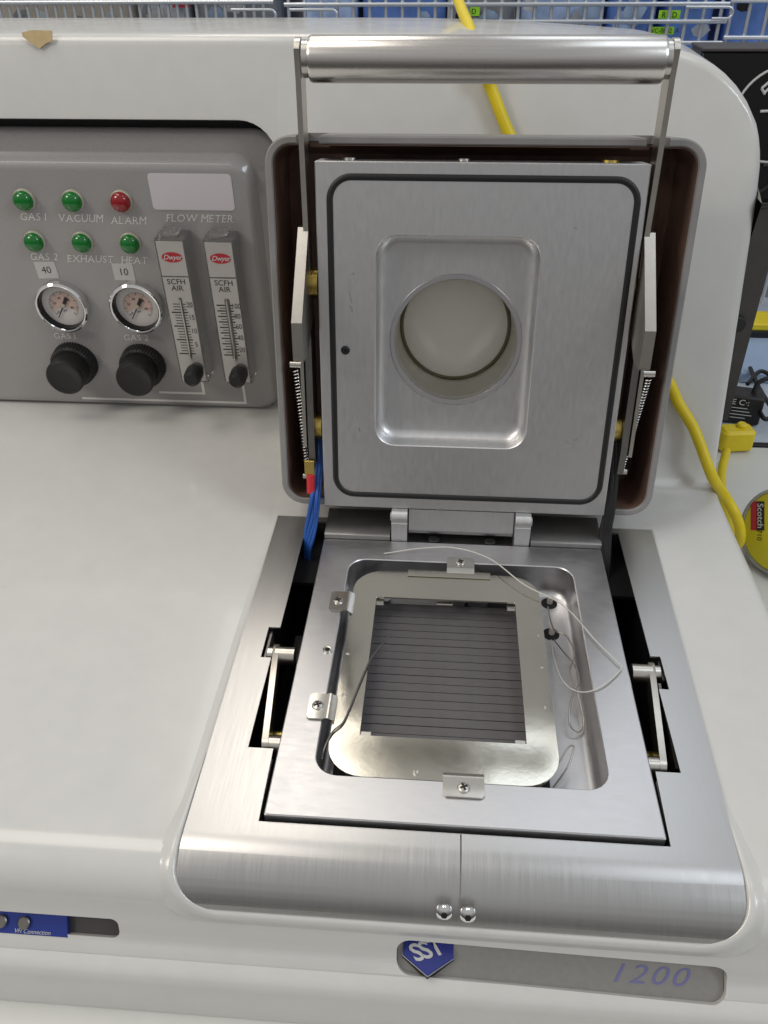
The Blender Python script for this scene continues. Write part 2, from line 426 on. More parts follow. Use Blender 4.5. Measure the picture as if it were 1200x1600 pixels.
# ---- badges in the front slots
def slope_m(x, s, h): return T(lip + Vector((x, 0, 0)) + sd*s + sn*h) @ SL
bm = bmesh.new(); prism(bm, rrect(-0.0295, 0.1286, -0.0200, 0.0065, 0.0070, 8), 0, 0.0010)
pl = obj('badge_plate', bm, M['badge'], F, slope_m(0, 0.0003, -0.0088))
text('number', "1200", 0.0125, slope_m(0.0920, 0.0080, -0.0076), M['num'], pl, shear=0.35, space=1.15, weight=-0.006, sx=1.38)
bm = bmesh.new()
cx = -0.0145; hw = 0.0125
LT = slope_m(0, 0.0058, -0.0050) @ Matrix.Rotation(R(-30), 4, 'X')
hexa = [(cx-hw, 0.0150), (cx-hw, 0.0000), (cx, -0.0085), (cx+hw, 0.0000), (cx+hw, 0.0150), (cx, 0.0200)]
prism(bm, hexa, -0.0035, 0.0012, 0.0004)
lg = obj('logo_block', bm, M['navy'], F, LT)
text('letters', "SST", 0.0115, LT @ T((cx+0.0005, 0.0030, 0.0015)) @ Matrix.Rotation(R(18), 4, 'Z'), M['wlogo'], lg, weight=0.022, space=0.86, shear=-0.30, sx=1.0)
bm = bmesh.new(); hx2 = inset(hexa, -0.0002); loft(bm, [at(hx2, -0.0008), at(hx2, 0.0002)]); obj('logo_stripe', bm, M['wlogo'], lg, LT)
bm = bmesh.new(); hx3 = inset(hexa, -0.0003); loft(bm, [at(hx3, -0.0100), at(hx3, -0.0009)]); obj('logo_plinth', bm, M['ink'], lg, LT)
bm = bmesh.new(); prism(bm, rrect(-0.30, -0.1700, -0.0085, 0.0065, 0.0043, 8), 0, 0.001)
pl2 = obj('slot_floor', bm, M['tower'], F, slope_m(0, 0.0003, -0.0088))
bm = bmesh.new(); prism(bm, [(-0.199, 0.006), (-0.299, 0.006), (-0.299, -0.0082), (-0.1965, -0.0082)], 0, 0.0035, 0.0004)
pl3 = obj('connector_plate', bm, M['bluepl'], F, slope_m(0, 0.0005, -0.0075))
text('letters', "VFI Connection", 0.0030, slope_m(-0.2150, 0.0070, -0.0037), M['wlogo'], pl3, shear=0.2)
for x in (-0.2195, -0.2315):
    bm = bmesh.new(); lathe(bm, [(0.0032, 0), (0.0032, 0.0015), (0.0026, 0.002)], 20)
    obj('port', bm, M['dsteel'], pl3, slope_m(x, 0.0028, -0.0040))

# ---- stainless trim round the chamber, rolled over the front
TX = 0.1395
prof = [(0.262, -0.0034), (0.15, -0.0034), (0.04, -0.0034), (-0.0095, -0.0034)]
for i in range(1, 13):
    a = R(77)*i/12; prof.append((-0.0095-0.0282*math.sin(a), -0.0318+0.0284*math.cos(a)))
under = [(y+0.0016 if i > 3 else y, z-0.0013) for i, (y, z) in enumerate(prof)]
outl = prof + list(reversed(under))
def xr(y): return 0.1332+(y+0.018)*0.033
def xl_(y): return -(0.1390+(y+0.018)*0.004)
bm = bmesh.new(); loft(bm, [[(f(y), y, z) for y, z in outl] for f in (xl_, xr)])
trim = obj('chamber_trim', bm, M['brush'], F)
cuts = []
bm = bmesh.new()
op = [(-0.0018, -0.1026), (-0.0018, 0.1022), (0.0425, 0.1032), (0.0425, 0.1165), (0.1020, 0.1165), (0.1020, 0.1225), (0.1290, 0.1225),
      (0.1290, 0.1165), (0.2560, 0.1165), (0.2560, -0.1165), (0.1390, -0.1165), (0.1390, -0.1240), (0.1120, -0.1240), (0.1120, -0.1175), (0.0434, -0.1175), (0.0434, -0.1034)]
prism(bm, [(x, y) for y, x in op], -0.03, 0.02); cuts.append(bm)
for s in (-1, 1):                                        # rounded lower corners of the roll
    bm = bmesh.new(); r = 0.022; TX = 0.1388 if s < 0 else 0.1330; cx, cz = s*(TX-r), -0.0270+r
    pts = [(s*(TX+0.004), cz), (s*(TX+0.004), cz-r-0.008), (cx, cz-r-0.008)]
    arc = [(cx+s*r*math.sin(PI/2*i/10), cz-r*math.cos(PI/2*i/10)) for i in range(11)]
    pg = pts + arc
    loft(bm, [[(x, y, z) for x, z in pg] for y in (-0.06, -0.0098)]); cuts.append(bm)
bm = bmesh.new(); box(bm, -0.0008, -0.0001, -0.06, -0.0022, -0.06, 0.01); cuts.append(bm)
boolean(trim, cuts)
prc = []
def roll(sv):                                             # arc position along the rolled front: y, z and outward normal
    if sv <= 0: return Vector((0, -0.0095-sv, -0.0050)), Vector((0, 0, 1))
    a = min(sv/0.0284, R(92)); return Vector((0, -0.0095-0.0272*math.sin(a), -0.0326+0.0274*math.cos(a))), Vector((0, -math.sin(a), math.cos(a)))
S1 = 0.0284*R(77)+0.0005; rr_ = 0.024; XW = 0.1371; XC = -0.0029
path = [(-XW, -0.05), (-XW, -0.03), (-XW, -0.01), (-XW, 0.006)] + [(-XW+rr_-rr_*math.cos(PI/2*i/10), S1-rr_+rr_*math.sin(PI/2*i/10)) for i in range(1, 11)]
path += [(-XW+rr_+(2*XW-2*rr_)*i/12, S1) for i in range(1, 12)]
path += [(XW-rr_+rr_*math.sin(PI/2*i/10), S1-rr_+rr_*math.cos(PI/2*i/10)) for i in range(0, 11)] + [(XW, 0.006), (XW, -0.01), (XW, -0.03), (XW, -0.05)]
path = catmull([(a+XC, b_, 0) for a, b_ in path], 3)
bm = bmesh.new(); loops = []
for i, q in enumerate(path):
    p, n = roll(q.y); t = path[min(i+1, len(path)-1)]-path[max(i-1, 0)]
    side = Vector((t.y, -t.x, 0)).normalized(); side = Vector((side.x, side.y, 0))      # outward in the sheet
    so = -side
    p2, _ = roll(q.y+0.001); dirs = (p2-p).normalized()
    k = max(0.02, min(1.0, (q.y+0.05)/0.075))
    wv = Vector((1, 0, 0))*so.x+dirs*so.y
    c = p+Vector((q.x, 0, 0))
    loops.append([c+wv*u_*0.0054*k+n*h_*0.0024*k for u_, h_ in ((-0.15, -0.5), (-0.1, 0.35), (0.1, 0.75), (0.4, 1.0), (0.75, 0.9), (1.2, 0.5), (1.7, 0.15), (2.2, -0.1), (2.2, -0.6))])
loft(bm, loops)
obj('trim_surround', bm, M['white'], F, angle=70)
def screw_mesh(r, h, dome=True, cross=True, n=20):
    bm = bmesh.new()
    lathe(bm, [(r, 0), (r, h*0.35), (r*0.9, h*0.7), (r*0.6, h*0.95), (r*0.25, h)] if dome else [(r, 0), (r, h*0.8), (r*0.92, h)], n)
    return bm
def cross_mesh(r, z):
    bm = bmesh.new()
    for a in (0.4, 0.4+PI/2):
        c, s = math.cos(a), math.sin(a); l, wd = r*0.62, r*0.16
        pts = [(c*x-s*y, s*x+c*y) for x, y in ((l, wd), (-l, wd), (-l, -wd), (l, -wd))]
        loft(bm, [at(pts, z+0.00001*(a > 1)), at(pts, z+0.00012+0.00001*(a > 1))])
    return bm
FM = Matrix(((1, 0, 0, 0), (0, 0, -1, 0), (0, 1, 0, 0), (0, 0, 0, 1)))   # local z out of the front (-y)
for px in ((694, 1423), (731, 1427)):
    p = yp(px, -0.0375)
    mw = T(p) @ FM @ Matrix.Rotation(R(-18), 4, 'X')
    s = obj('screw', screw_mesh(0.0040, 0.0030), M['chrome'], F, mw)
    bm = bmesh.new(); lathe(bm, [(0.0017, 0), (0.0017, 0.0006)], 6); obj('socket', bm, M['dark'], s, mw @ T((0, 0, 0.0027)))

# ---- chamber base plate with its pocket
bm = bmesh.new()
o1 = rrect(-0.1, 0.1, 0.0, 0.2311, 0.0010, 8); pk = (-0.0785, 0.0768, 0.0262, 0.2088, 0.0125)
def pkl(d, z): return at(rrect(pk[0]+d, pk[1]-d, pk[2]+d, pk[3]-d, max(0.001, pk[4]-d), 8), z)
L = [at(o1, -0.055), at(o1, -0.0006), at(rrect(-0.0994, 0.0994, 0.0006, 0.2305, 0.0006, 8), 0), pkl(-0.0006, 0), pkl(0, -0.0006), pkl(0, -0.020)]
for i in range(1, 7):
    a = PI/2*i/6; L.append(pkl(0.006*(1-math.cos(a)), -0.020-0.005*math.sin(a)))
loft(bm, L)
base = obj('base_plate', bm, M['alumb'], F)
bm = bmesh.new(); lathe(bm, [(0.0030, 0), (0.0030, 0.0008), (0.0024, 0.0012), (0.0016, 0.0011), (0.0016, 0.0006)], 20)
eye = obj('rivet', bm, M['clip'], base, T((-0.0827, 0.1172, 0)))
bm = bmesh.new(); lathe(bm, [(0.0016, 0), (0.0016, 0.00075)], 16); obj('rivet_hole', bm, M['dark'], base, T((-0.0827, 0.1172, 0.0002)))
for px in ((858, 943), (861, 991)):                          # wire ports in the pocket floor
    p = zp(px, -0.0249)
    bm = bmesh.new(); lathe(bm, [(0.0056, 0), (0.0056, 0.0003), (0.0048, 0.0003), (0.0048, 0.0001)], 24)
    port = obj('wire_port', bm, M['dark'], base, T(p))
    bm = bmesh.new(); lathe(bm, [(0.0020, 0), (0.0020, 0.0055), (0.0015, 0.006)], 16)
    obj('ceramic_sleeve', bm, M['dial'], base, T(p+Vector((0.0004, 0.0008, 0))))

bm = bmesh.new(); box(bm, -0.0715, 0.050, 0.033, 0.202, -0.0248, -0.0236, 0.0003); obj('pocket_floor_shade', bm, M['dark'], F)  # dark plate added for the shade on the pocket floor
# graphite heater: strips with saw cuts between, joined in turn at their ends
bm = bmesh.new(); box(bm, -0.060, 0.0355, 0.060, 0.1815, -0.0234, -0.0212)
heater = obj('heater', bm, M['graph'], F)
NS = 19; y0 = 0.0562; pitch = 0.00664
bm = bmesh.new(); box(bm, -0.064, 0.0415, 0.00027, pitch-0.00027, -0.0210, -0.0170)
sm = mesh_from(bm, 'heater_strip')
for i in range(NS):
    o = link('heater_strip', sm, M['graph'], heater, T((0.0012*((i*7) % 3-1)*0.2, y0+i*pitch+random.uniform(-1, 1)*0.00006, random.uniform(-1, 1)*0.0001)) @ Matrix.Rotation(random.uniform(-1, 1)*0.0008, 4, 'Z') @ Matrix.Rotation(random.uniform(-1, 1)*0.005, 4, 'X'))
    o.material_slots[0].link = 'OBJECT'; o.material_slots[0].material = GR[(i*5) % 3]
 
for i in range(NS-1):                                        # bridges that close every second cut at the right
    y = y0+(i+1)*pitch
    bm = bmesh.new()
    if i % 2: box(bm, 0.0372, 0.0412, y-0.00035, y+0.00035, -0.0208, -0.01715)
    else: box(bm, -0.0638, -0.058, y-0.00035, y+0.00035, -0.0208, -0.01715)
    obj('strip_bridge', bm, M['graph'], heater)
# terminals seen behind the heater
bm = bmesh.new(); box(bm, -0.050, 0.004, 0.1840, 0.200, -0.0234, -0.0205, 0.001); obj('terminal_bar', bm, M['bstl'], heater)
for x, wd in ((-0.052, 0.010), (0.012, 0.016)):
    bm = bmesh.new(); lathe(bm, [(wd*0.45, -0.0235), (wd*0.45, -0.0185), (wd*0.4, -0.0180)], 20, cx=x, cy=0.190); obj('terminal', bm, M['graph'] if x > 0 else M['alumin'], heater)

# polished mask frame over the heater
FZ = -0.0016
bm = bmesh.new()
fo = (-0.0729, 0.0524, 0.0272, 0.1985, 0.0200); fw = (-0.0567, 0.0357, 0.0545, 0.1712)
fw_l = [(-0.0570, 0.0585), (0.0363, 0.0585)]
ou = rrect(*fo, 8); ini = rrect(*fw, 0.0004, 8)
vs = []
loft(bm, [at(ou, FZ-0.0012), at(ou, FZ), at(ini, FZ), at(ini, FZ-0.0012), at(ou, FZ-0.0012)], False, False)
bmesh.ops.remove_doubles(bm, verts=bm.verts[:], dist=1e-7)
bmesh.ops.subdivide_edges(bm, edges=[e for e in bm.edges if e.calc_length() > 0.02], cuts=1)
maskf = obj('mask_frame', bm, M['mask'], F)
bm = bmesh.new(); box(bm, -0.037, 0.020, 0.1935, 0.2000, FZ+0.0002, FZ+0.0011, 0.0002)
obj('mask_flange', bm, M['mask'], maskf)
for (x, y, lx, ly) in ((-0.0545, 0.1692, 0.006, 0.006), (0.0333, 0.1692, 0.006, 0.006), (-0.0540, 0.0568, 0.007, 0.0055), (0.0330, 0.0565, 0.007, 0.0055), (-0.011, 0.1708, 0.011, 0.0032)):
    bm = bmesh.new(); box(bm, x-lx/2, x+lx/2, y-ly/2, y+ly/2, FZ-0.0040, FZ-0.0026, 0.0003); obj('mask_tab', bm, M['clip'], maskf)
for k, (px, sz) in enumerate((((654, 1208), 0.0026), ((728, 1212), 0.0016), ((537, 1086), 0.0014), ((545, 1021), 0.0012), ((846, 1043), 0.0011), ((850, 1105), 0.0011), ((842, 992), 0.001))):
    p = zp(px, FZ+0.0001)                                     # weld spots
    bm = bmesh.new()
    for j in range(7 if sz > 0.002 else 3):
        q = p+Vector((random.uniform(-1, 1)*sz, random.uniform(-1, 1)*sz*0.7, 0))
        lathe(bm, [(0.0007, -0.0002), (0.0006, 0.00025), (0.0002, 0.0004)], 8, cx=q.x, cy=q.y)
        for v in bm.verts[-24:]: v.co.z += q.z
    obj('weld_spot', bm, M['clip'], maskf)

# clips screwed to the base plate
def clip(x, y, rot, lx=0.0180, ly=0.0115):
    mw = T((x, y, 0)) @ Matrix.Rotation(R(rot), 4, 'Z')
    bm = bmesh.new()                                          # a strip stepped down to the mask: local -y is towards the plate
    th = 0.0011
    pr = [(-ly*0.55, 0.0003), (ly*0.30, 0.0003), (ly*0.40, 0.0008), (ly*0.50, 0.0008), (ly*0.60, -0.0003), (ly*0.80, FZ+0.0002)]
    prt = [(y_+0.0003*(i > 2), z_+th) for i, (y_, z_) in enumerate(pr)]
    oln = pr+list(reversed(prt))
    xs = [(-lx/2, 0.75), (-lx/2+0.0008, 0.9), (-lx/2+0.002, 1.0), (lx/2-0.002, 1.0), (lx/2-0.0008, 0.9), (lx/2, 0.75)]
    loops = []
    for xx, k in xs:
        loops.append([(xx, (y_ if y_ > -ly*0.5 else y_*k), z_) for y_, z_ in oln])
    loft(bm, loops)
    c = obj('clip', bm, M['clip'], F, mw)
    s = obj('screw', screw_mesh(0.0034, 0.0013, n=18), M['clip'], c, mw @ T((0, -ly*0.08, 0.0013)))
    obj('screw_slot', cross_mesh(0.0034, 0.0009), M['ink'], c, mw @ T((0, -ly*0.08, 0.0018)))
    return c
clip(-0.0005, 0.2070, 180, 0.0190)
clip(-0.0805, 0.1620, -90, 0.0190)
clip(-0.0815, 0.0715, -90, 0.0185)
clip(0.0008, 0.0225, 0, 0.0215)

# hinge between base plate and lid, bars behind the plate
for (x0, x1) in ((-0.1, -0.052), (0.050, 0.1005)):
    bm = bmesh.new(); loft(bm, [[(x, y, z) for y, z in ((0.2325, -0.012), (0.2325, 0.0005), (0.2333, 0.0022), (0.2350, 0.0030), (0.262, 0.0055), (0.262, -0.012))] for x in (x0, x1)])
    obj('back_bar', bm, M['bstl'], F)
for x0, x1 in ((-0.0508, -0.0395), (0.0378, 0.0487)):
    bm = bmesh.new(); pr = [(0.2318, -0.012), (0.2318, 0.015)]
    for i in range(9):
        a = -R(20)+R(220)*i/8; pr.append((0.2378-0.006*math.cos(a), 0.0175+0.006*math.sin(a)))
    pr += [(0.2440, -0.012)]
    loft(bm, [[(x, y, z) for y, z in pr] for x in (x0, x1)])
    kn = obj('hinge_knuckle', bm, M['alum'], F)
for x0, x1 in ((-0.0518, -0.0500), (0.0480, 0.0497)):
    bm = bmesh.new(); tube(bm, [(x0, 0.2378, 0.0175), (x1, 0.2378, 0.0175)], 0.0035, 16); obj('hinge_pin', bm, M['clip'], F)

bm = bmesh.new(); box(bm, -0.0393, 0.0376, 0.2316, 0.262, -0.014, -0.0045, 0.0003); obj('hinge_shelf', bm, M['bstl'], F)
# ---- side linkages in the well
def link_bar(s):
    x = s*0.1100
    bm = bmesh.new(); tilt = 0.0
    pr = []
    for cy, cz, a0 in ((0.1215, -0.010, -90), (0.0530, -0.013, 90)):
        for i in range(9):
            a = R(a0+180*i/8); pr.append((cy+0.0065*math.cos(a), cz+0.0065*math.sin(a)))
    th = 0.0036
    loft(bm, [[(x+s*dx+s*0.006*((y-0.053)/0.0685), y, z) for y, z in pr] for dx in (-th/2, th/2)])
    o = obj('link_bar', bm, M['nickel'], F)
    for cy, cz, x0, x1, xo in ((0.1190, -0.0085, -0.012, 0.0, 0.006), (0.0530, -0.013, -0.010, 0.0, 0.0)):
        bm = bmesh.new(); tube(bm, [(x+s*(xo+x0), cy, cz), (x+s*(xo+x1), cy, cz)], 0.0058, 20); obj('roller', bm, M['nickel'], o)
    bm = bmesh.new(); tube(bm, [(x+s*0.008, 0.1205, -0.010), (x+s*0.0112, 0.1205, -0.010)], 0.0056, 20); obj('bolt_head', bm, M['clip'], o)
    bm = bmesh.new(); tube(bm, [(x-s*0.006, 0.072, -0.030), (x+s*0.002, 0.072, -0.030)], 0.0045, 16); obj('bushing', bm, M['brass'], o)
    return o
link_bar(-1); link_bar(1)
bm = bmesh.new(); loft(bm, [[(0.1190, 0.055, -0.016), (0.1190, 0.112, -0.009), (0.1190, 0.075, -0.05)], [(0.1205, 0.055, -0.016), (0.1205, 0.112, -0.009), (0.1205, 0.075, -0.05)]])
obj('gusset', bm, M['dsteel'], F)
for s in (-1, 1):
    bm = bmesh.new(); xx = s*0.1215
    box(bm, min(xx, xx+s*0.0015), max(xx, xx+s*0.0015), 0.1125, 0.1385, -0.035, -0.0068)
    obj('stop_plate', bm, M['dsteel'], F)
bm = bmesh.new(); box(bm, -0.1160, -0.1010, 0.150, 0.176, -0.055, -0.045, 0.001); obj('bracket', bm, M['dsteel'], F)

# ================================================================== lid
bm = bmesh.new()
LH = 0.2308; PKD = 0.0150
lo = rrect(-0.1, 0.1, 0.0, LH, 0.0010, 8); li = rrect(-0.0994, 0.0994, 0.0006, LH-0.0006, 0.0006, 8)
lp_ = (-0.0628, 0.0400, 0.0490, 0.1885, 0.0135)
def lk(d, z): return at(rrect(lp_[0]+d, lp_[1]-d, lp_[2]+d, lp_[3]-d, max(0.0012, lp_[4]-d*0.8), 8), z)
gc = (-0.0102, 0.1190)
L = [at(circ(*gc, 0.0450), -0.024), at(lo, -0.024), at(lo, -0.0006), at(li, 0.0), lk(-0.0006, 0), lk(0, -0.0006), lk(0, -0.0080)]
for i in range(1, 8):
    a = PI/2*i/7; L.append(lk(0.007*(1-math.cos(a)), -0.0080-0.0070*math.sin(a)))
L += [at(circ(*gc, 0.0446), -PKD), at(circ(*gc, 0.0446), -PKD-0.0006)]
loft(bm, L, False, False)
lid = obj('lid', bm, M['alum'], F, ML)
# bored window seat
def rings(bm, prof, n=64, cx=gc[0], cy=gc[1]): lathe(bm, prof, n, False, False, cx, cy)
bm = bmesh.new(); rings(bm, [(0.0447, -PKD-0.0008), (0.0441, -PKD-0.0008), (0.0443, -PKD+0.0001), (0.0439, -PKD+0.0005), (0.0411, -PKD+0.0004), (0.0406, -PKD-0.0004), (0.0404, -PKD-0.007)])
obj('window_ring', bm, M['ring'], lid, ML)
bm = bmesh.new(); rings(bm, [(0.0405, -PKD-0.0060), (0.0403, -PKD-0.012), (0.0398, -0.0585), (0.0370, -0.0590)]); obj('window_bore', bm, M['cream'], lid, ML)
bm = bmesh.new(); lathe(bm, [(0.0005, -0.0635), (0.012, -0.0630), (0.024, -0.0616), (0.038, -0.0588)], 64, True, False, *gc); obj('frosted_pane', bm, M['cream'], lid, ML)
bm = bmesh.new(); pts = [(gc[0]+0.0385*math.cos(2*PI*i/64), gc[1]+0.0385*math.sin(2*PI*i/64), -0.0583) for i in range(64)]
tube(bm, pts, 0.0013, 8, closed=True); obj('window_seal', bm, M['olive'], lid, ML)
bm = bmesh.new(); loft(bm, [[(gc[0]+0.0402*k_/9*math.cos(2*PI*i/64), gc[1]+0.0402*k_/9*math.sin(2*PI*i/64), -PKD-0.0062+0.0055*(1-(k_/9)**2)) for i in range(64)] for k_ in (0.02, 1, 2, 3, 4, 5, 6, 7, 8, 9)], True, False); obj('window_glass', bm, M['glass'], lid, ML)
# o-ring
bm = bmesh.new()
pp = rrect(-0.0912, 0.0945, 0.0102, 0.2220, 0.0135, 12)
tube(bm, [(x, y, -0.0004) for x, y in pp], 0.0022, 10, closed=True, flat=0.75, flatax=(0, 0, 1)); obj('o_ring', bm, M['rubber'], lid, ML, angle=60)
bm = bmesh.new(); lathe(bm, [(0.0030, -0.0005), (0.0030, 0.0004), (0.0025, 0.0008), (0.0012, 0.0009), (0.0011, 0.0004)], 20); obj('plug', bm, M['rubber'], lid, ML @ T((-0.0829, 0.1152, 0)))
for (px0, px1, wd) in (((545, 455), (549, 474), 0.0010), ((547, 478), (550, 487), 0.0012), ((560, 668), (562, 675), 0.0006), ((883, 689), (889, 694), 0.0012), ((896, 688), (902, 686), 0.0010), ((898, 356), (901, 358), 0.0007), ((812, 420), (822, 411), 0.0003), ((680, 789), (685, 788), 0.0012), ((683, 794), (684, 797), 0.001), ((549, 429), (553, 426), 0.0009)):
    a, b_ = lp(px0, 0.0002), lp(px1, 0.0002)
    bm = bmesh.new(); tube(bm, [a, a.lerp(b_, 0.5)+Vector((0.0003, 0, 0)), b_], wd*0.5, 6, flat=0.12, flatax=ML.col[2][:3]); obj('scuff_mark', bm, M['scuff'], lid)
# hinge lug under the lid
bm = bmesh.new(); pr = [(-0.020, -0.0006), (-0.0008, -0.0006), (-0.0008, -0.0165)]
for i in range(7): pr.append((-0.0058+0.005*math.cos(R(0-90*i/6)), -0.0168+0.005*math.sin(R(0-90*i/6))))
pr += [(-0.020, -0.0218)]
loft(bm, [[(x, y, z) for z, y in pr] for x in (-0.0385, 0.0370)]); obj('hinge_lug', bm, M['alum'], lid, ML)
for x in (-0.020, 0.021):
    bm = bmesh.new(); lathe(bm, [(0.0040, 0), (0.0040, 0.0035), (0.0034, 0.0040)], 16); obj('bolt', bm, M['rubber'], F, T((x, 0.2370, -0.0046)))
# brass fittings along the lid's edge
for u, v, ax, off in ((-0.104, 0.155, 'u', -0.012), (-0.104, 0.055, 'u', -0.012), (0.104, 0.157, 'u', -0.012), (0.104, 0.060, 'u', -0.012)):
    bm = bmesh.new(); tube(bm, [(u-0.0025, v, off-0.006), (u+0.0020, v, off-0.006)], 0.0095, 28)
    obj('bushing', bm, M['brass'], lid, ML)
for u, m_, rr in ((0.078, 'brass', 0.0055), (-0.080, 'clip', 0.0045), (-0.010, 'clip', 0.004)):
    bm = bmesh.new(); tube(bm, [(u, LH, -0.014), (u, LH+0.0014, -0.014)], rr, 20); obj('fitting', bm, M[m_], lid, ML)

# cover behind the lid: grey rim, brown inside
SH = (-0.1322, 0.1342, -0.0035, 0.2445, 0.0165); RIM = -0.0085
def shl(d, z): return at(rrect(SH[0]+d, SH[1]-d, SH[2]+d, SH[3]-d, SH[4]-d, 10), z)
bm = bmesh.new()
loft(bm, [shl(0.012, -0.072), shl(0.006, -0.0705), shl(0.0015, -0.066), shl(0, -0.060), shl(0, RIM-0.0012), shl(0.0010, RIM), shl(0.0040, RIM), shl(0.0048, RIM-0.0010),
          shl(0.0050, -0.060), shl(0.012, -0.0665)])
shell = obj('lid_cover', bm, M['shell'], F, ML)
bm2 = bmesh.new(); loft(bm2, [shl(0.0123, -0.0664), shl(0.0056, -0.0598), shl(0.0052, -0.030), shl(0.0051, RIM-0.0014), shl(0.0056, RIM-0.0014), shl(0.0060, -0.030), shl(0.0064, -0.0575), shl(0.0128, -0.0645)])
liner = obj('cover_liner', bm2, M['brown'], shell, ML)
def notch(u0, u1, v0, d):
    bm = bmesh.new(); pl = [(u1+0.0015, 0.26), (u0-0.0015, 0.26), (u0-0.0005, 0.242), (u0+0.0008, v0+0.004), (u0+0.002, v0), (u1-0.002, v0), (u1-0.0008, v0+0.004), (u1+0.0005, 0.242)]
    loft(bm, [at(pl, d), at(pl, 0.01)]); return bm
NT = lambda: [notch(-0.1115, -0.0985, 0.2270, -0.060), notch(0.0975, 0.1100, 0.2270, -0.060)]
boolean(shell, NT()); boolean(liner, NT())
# the liner stays clear of the notches
bm = None

# handle
H = thing.__call__ if False else None
bm = bmesh.new(); tube(bm, [(-0.1010, 0.2845, 0.0), (0.0985, 0.2845, 0.0)], 0.0123, 40)
bmb = bmesh.new()
pr = [(0.0108, -0.1010), (0.0118, -0.1005), (0.0123, -0.0990), (0.0123, 0.0965), (0.0118, 0.0980), (0.0108, 0.0985)]
loft(bmb, [[(x, 0.2845+r*math.cos(2*PI*i/40), r*math.sin(2*PI*i/40)) for i in range(40)] for r, x in pr]); bm.free()
handle = obj('handle', bmb, M['bar'], F, ML)
for x0, x1 in ((-0.1045, -0.1010), (0.0985, 0.1015)):
    bm = bmesh.new(); tube(bm, [(x0, 0.2845, 0), (x1, 0.2845, 0)], 0.0098, 28); obj('collar', bm, M['bar'], handle, ML)
for s, ua in ((-1, -0.1070), (1, 0.1033)):
    # slender upper arm
    bm = bmesh.new()
    pr = [(0.165, -0.0150), (0.186, -0.0150), (0.272, -0.0120)]
    for i in range(9):
        a = R(-70+140*i/8); pr.append((0.2860+0.0095*math.cos(a), 0.0095*math.sin(a)))
    pr += [(0.275, 0.0060), (0.188, -0.0020), (0.165, -0.0020)]
    loft(bm, [[(u, v, z) for v, z in pr] for u in (ua-0.0016, ua+0.0016)])
    obj('handle_arm', bm, M['nickel'], handle, ML)
    # heavy kinked link below it
    bm = bmesh.new(); uo = ua+s*0.0018
    pr = [(0.1920, -0.0120), (0.1920, -0.0035), (0.1900, -0.0020), (0.1405, 0.0340), (0.1175, 0.0330), (0.1155, 0.0305), (0.1155, 0.0180), (0.1280, -0.0020), (0.1350, -0.0160)]
    loft(bm, [[(u, v, z) for v, z in pr] for u in (uo-0.0033, uo+0.0033)])
    hl = obj('handle_link', bm, M['nickel'], handle, ML)
    bm = bmesh.new(); tube(bm, [(uo+s*0.0026, 0.156, -0.004), (uo+s*0.0052, 0.156, -0.004)], 0.0035, 16); obj('screw', bm, M['clip'], handle, ML)
    # lower side plate of the lid with its return spring
    bm = bmesh.new(); us = s*0.1085
    loft(bm, [[(u, v, z) for v, z in ((0.030, -0.016), (0.030, -0.006), (0.045, -0.004), (0.135, -0.004), (0.140, -0.010), (0.140, -0.022), (0.045, -0.022))] for u in (us-0.0022, us+0.0022)])
    sp = obj('side_plate', bm, M['dsteel'], lid, ML)
    bm = bmesh.new(); ut = s*0.1130
    loft(bm, [[(u, v, z) for v, z in ((0.044, -0.010), (0.044, -0.0035), (0.108, -0.0030), (0.108, -0.010))] for u in (ut-0.0012, ut+0.0012)])
    obj('spring_strip', bm, M['nickel'], lid, ML)
    A = Vector((s*0.1175, 0.1000, -0.004)); B = Vector((s*0.1135, 0.0180, -0.014)) if s < 0 else Vector((s*0.1110, 0.0300, -0.014))
    d = (B-A); e1 = Vector((1, 0, 0)); e1 = (e1-d.normalized()*d.normalized().dot(e1)).normalized(); e2 = d.normalized().cross(e1)
    turns = 34; pts = [A+d*(i/(turns*9))+e1*(0.0019*math.cos(2*PI*i/9))+e2*(0.0019*math.sin(2*PI*i/9)) for i in range(turns*9+1)]
    bm = bmesh.new(); tube(bm, pts, 0.00042, 5, flatax=None); obj('spring', bm, M['chrome'], lid, ML, angle=80)
    for q in (A+Vector((0, 0.0035, 0)), B-Vector((0, 0.001, 0))):
        bm = bmesh.new(); tube(bm, [q-Vector((s*0.004, 0, 0)), q+Vector((s*0.0035, 0, 0))], 0.0024, 16); obj('spring_post', bm, M['clip'], lid, ML)

# ================================================================== control panel
bm = bmesh.new()
def pr_(d, z, r=0.022): return at(rrect(-0.62-d, -0.152-0.0-d, -0.0035+d*0.0, 0.2455-d, max(0.004, r-d*0.6), 10), z)
def flat_(d, z): return at(rrect(-0.62+d, -0.1655-d, 0.0030, 0.2130-d, 0.012, 10), z)
L = [at(rrect(-0.62, -0.1475, -0.0085, 0.2405, 0.022, 10), -0.0165),
     at(rrect(-0.62, -0.1475, -0.0085, 0.2405, 0.022, 10), -0.0125),
     at(rrect(-0.62, -0.1490, -0.0080, 0.2392, 0.021, 10), -0.0105),
     at(rrect(-0.62, -0.1530, -0.0070, 0.2365, 0.020, 10), -0.0090),
     at(rrect(-0.62, -0.1680, -0.0050, 0.2250, 0.017, 10), -0.0094),
     at(rrect(-0.62, -0.1690, -0.0045, 0.2230, 0.017, 10), -0.0086),
     at(rrect(-0.62, -0.1722, -0.0022, 0.2182, 0.015, 10), -0.0018),
     at(rrect(-0.62, -0.1738, -0.0010, 0.2168, 0.0145, 10), -0.0006),
     at(rrect(-0.62, -0.1750, 0.0000, 0.2138, 0.014, 10), -0.0001),
     at(rrect(-0.62, -0.1765, 0.0010, 0.2122, 0.0135, 10), 0.0)]
loft(bm, L)
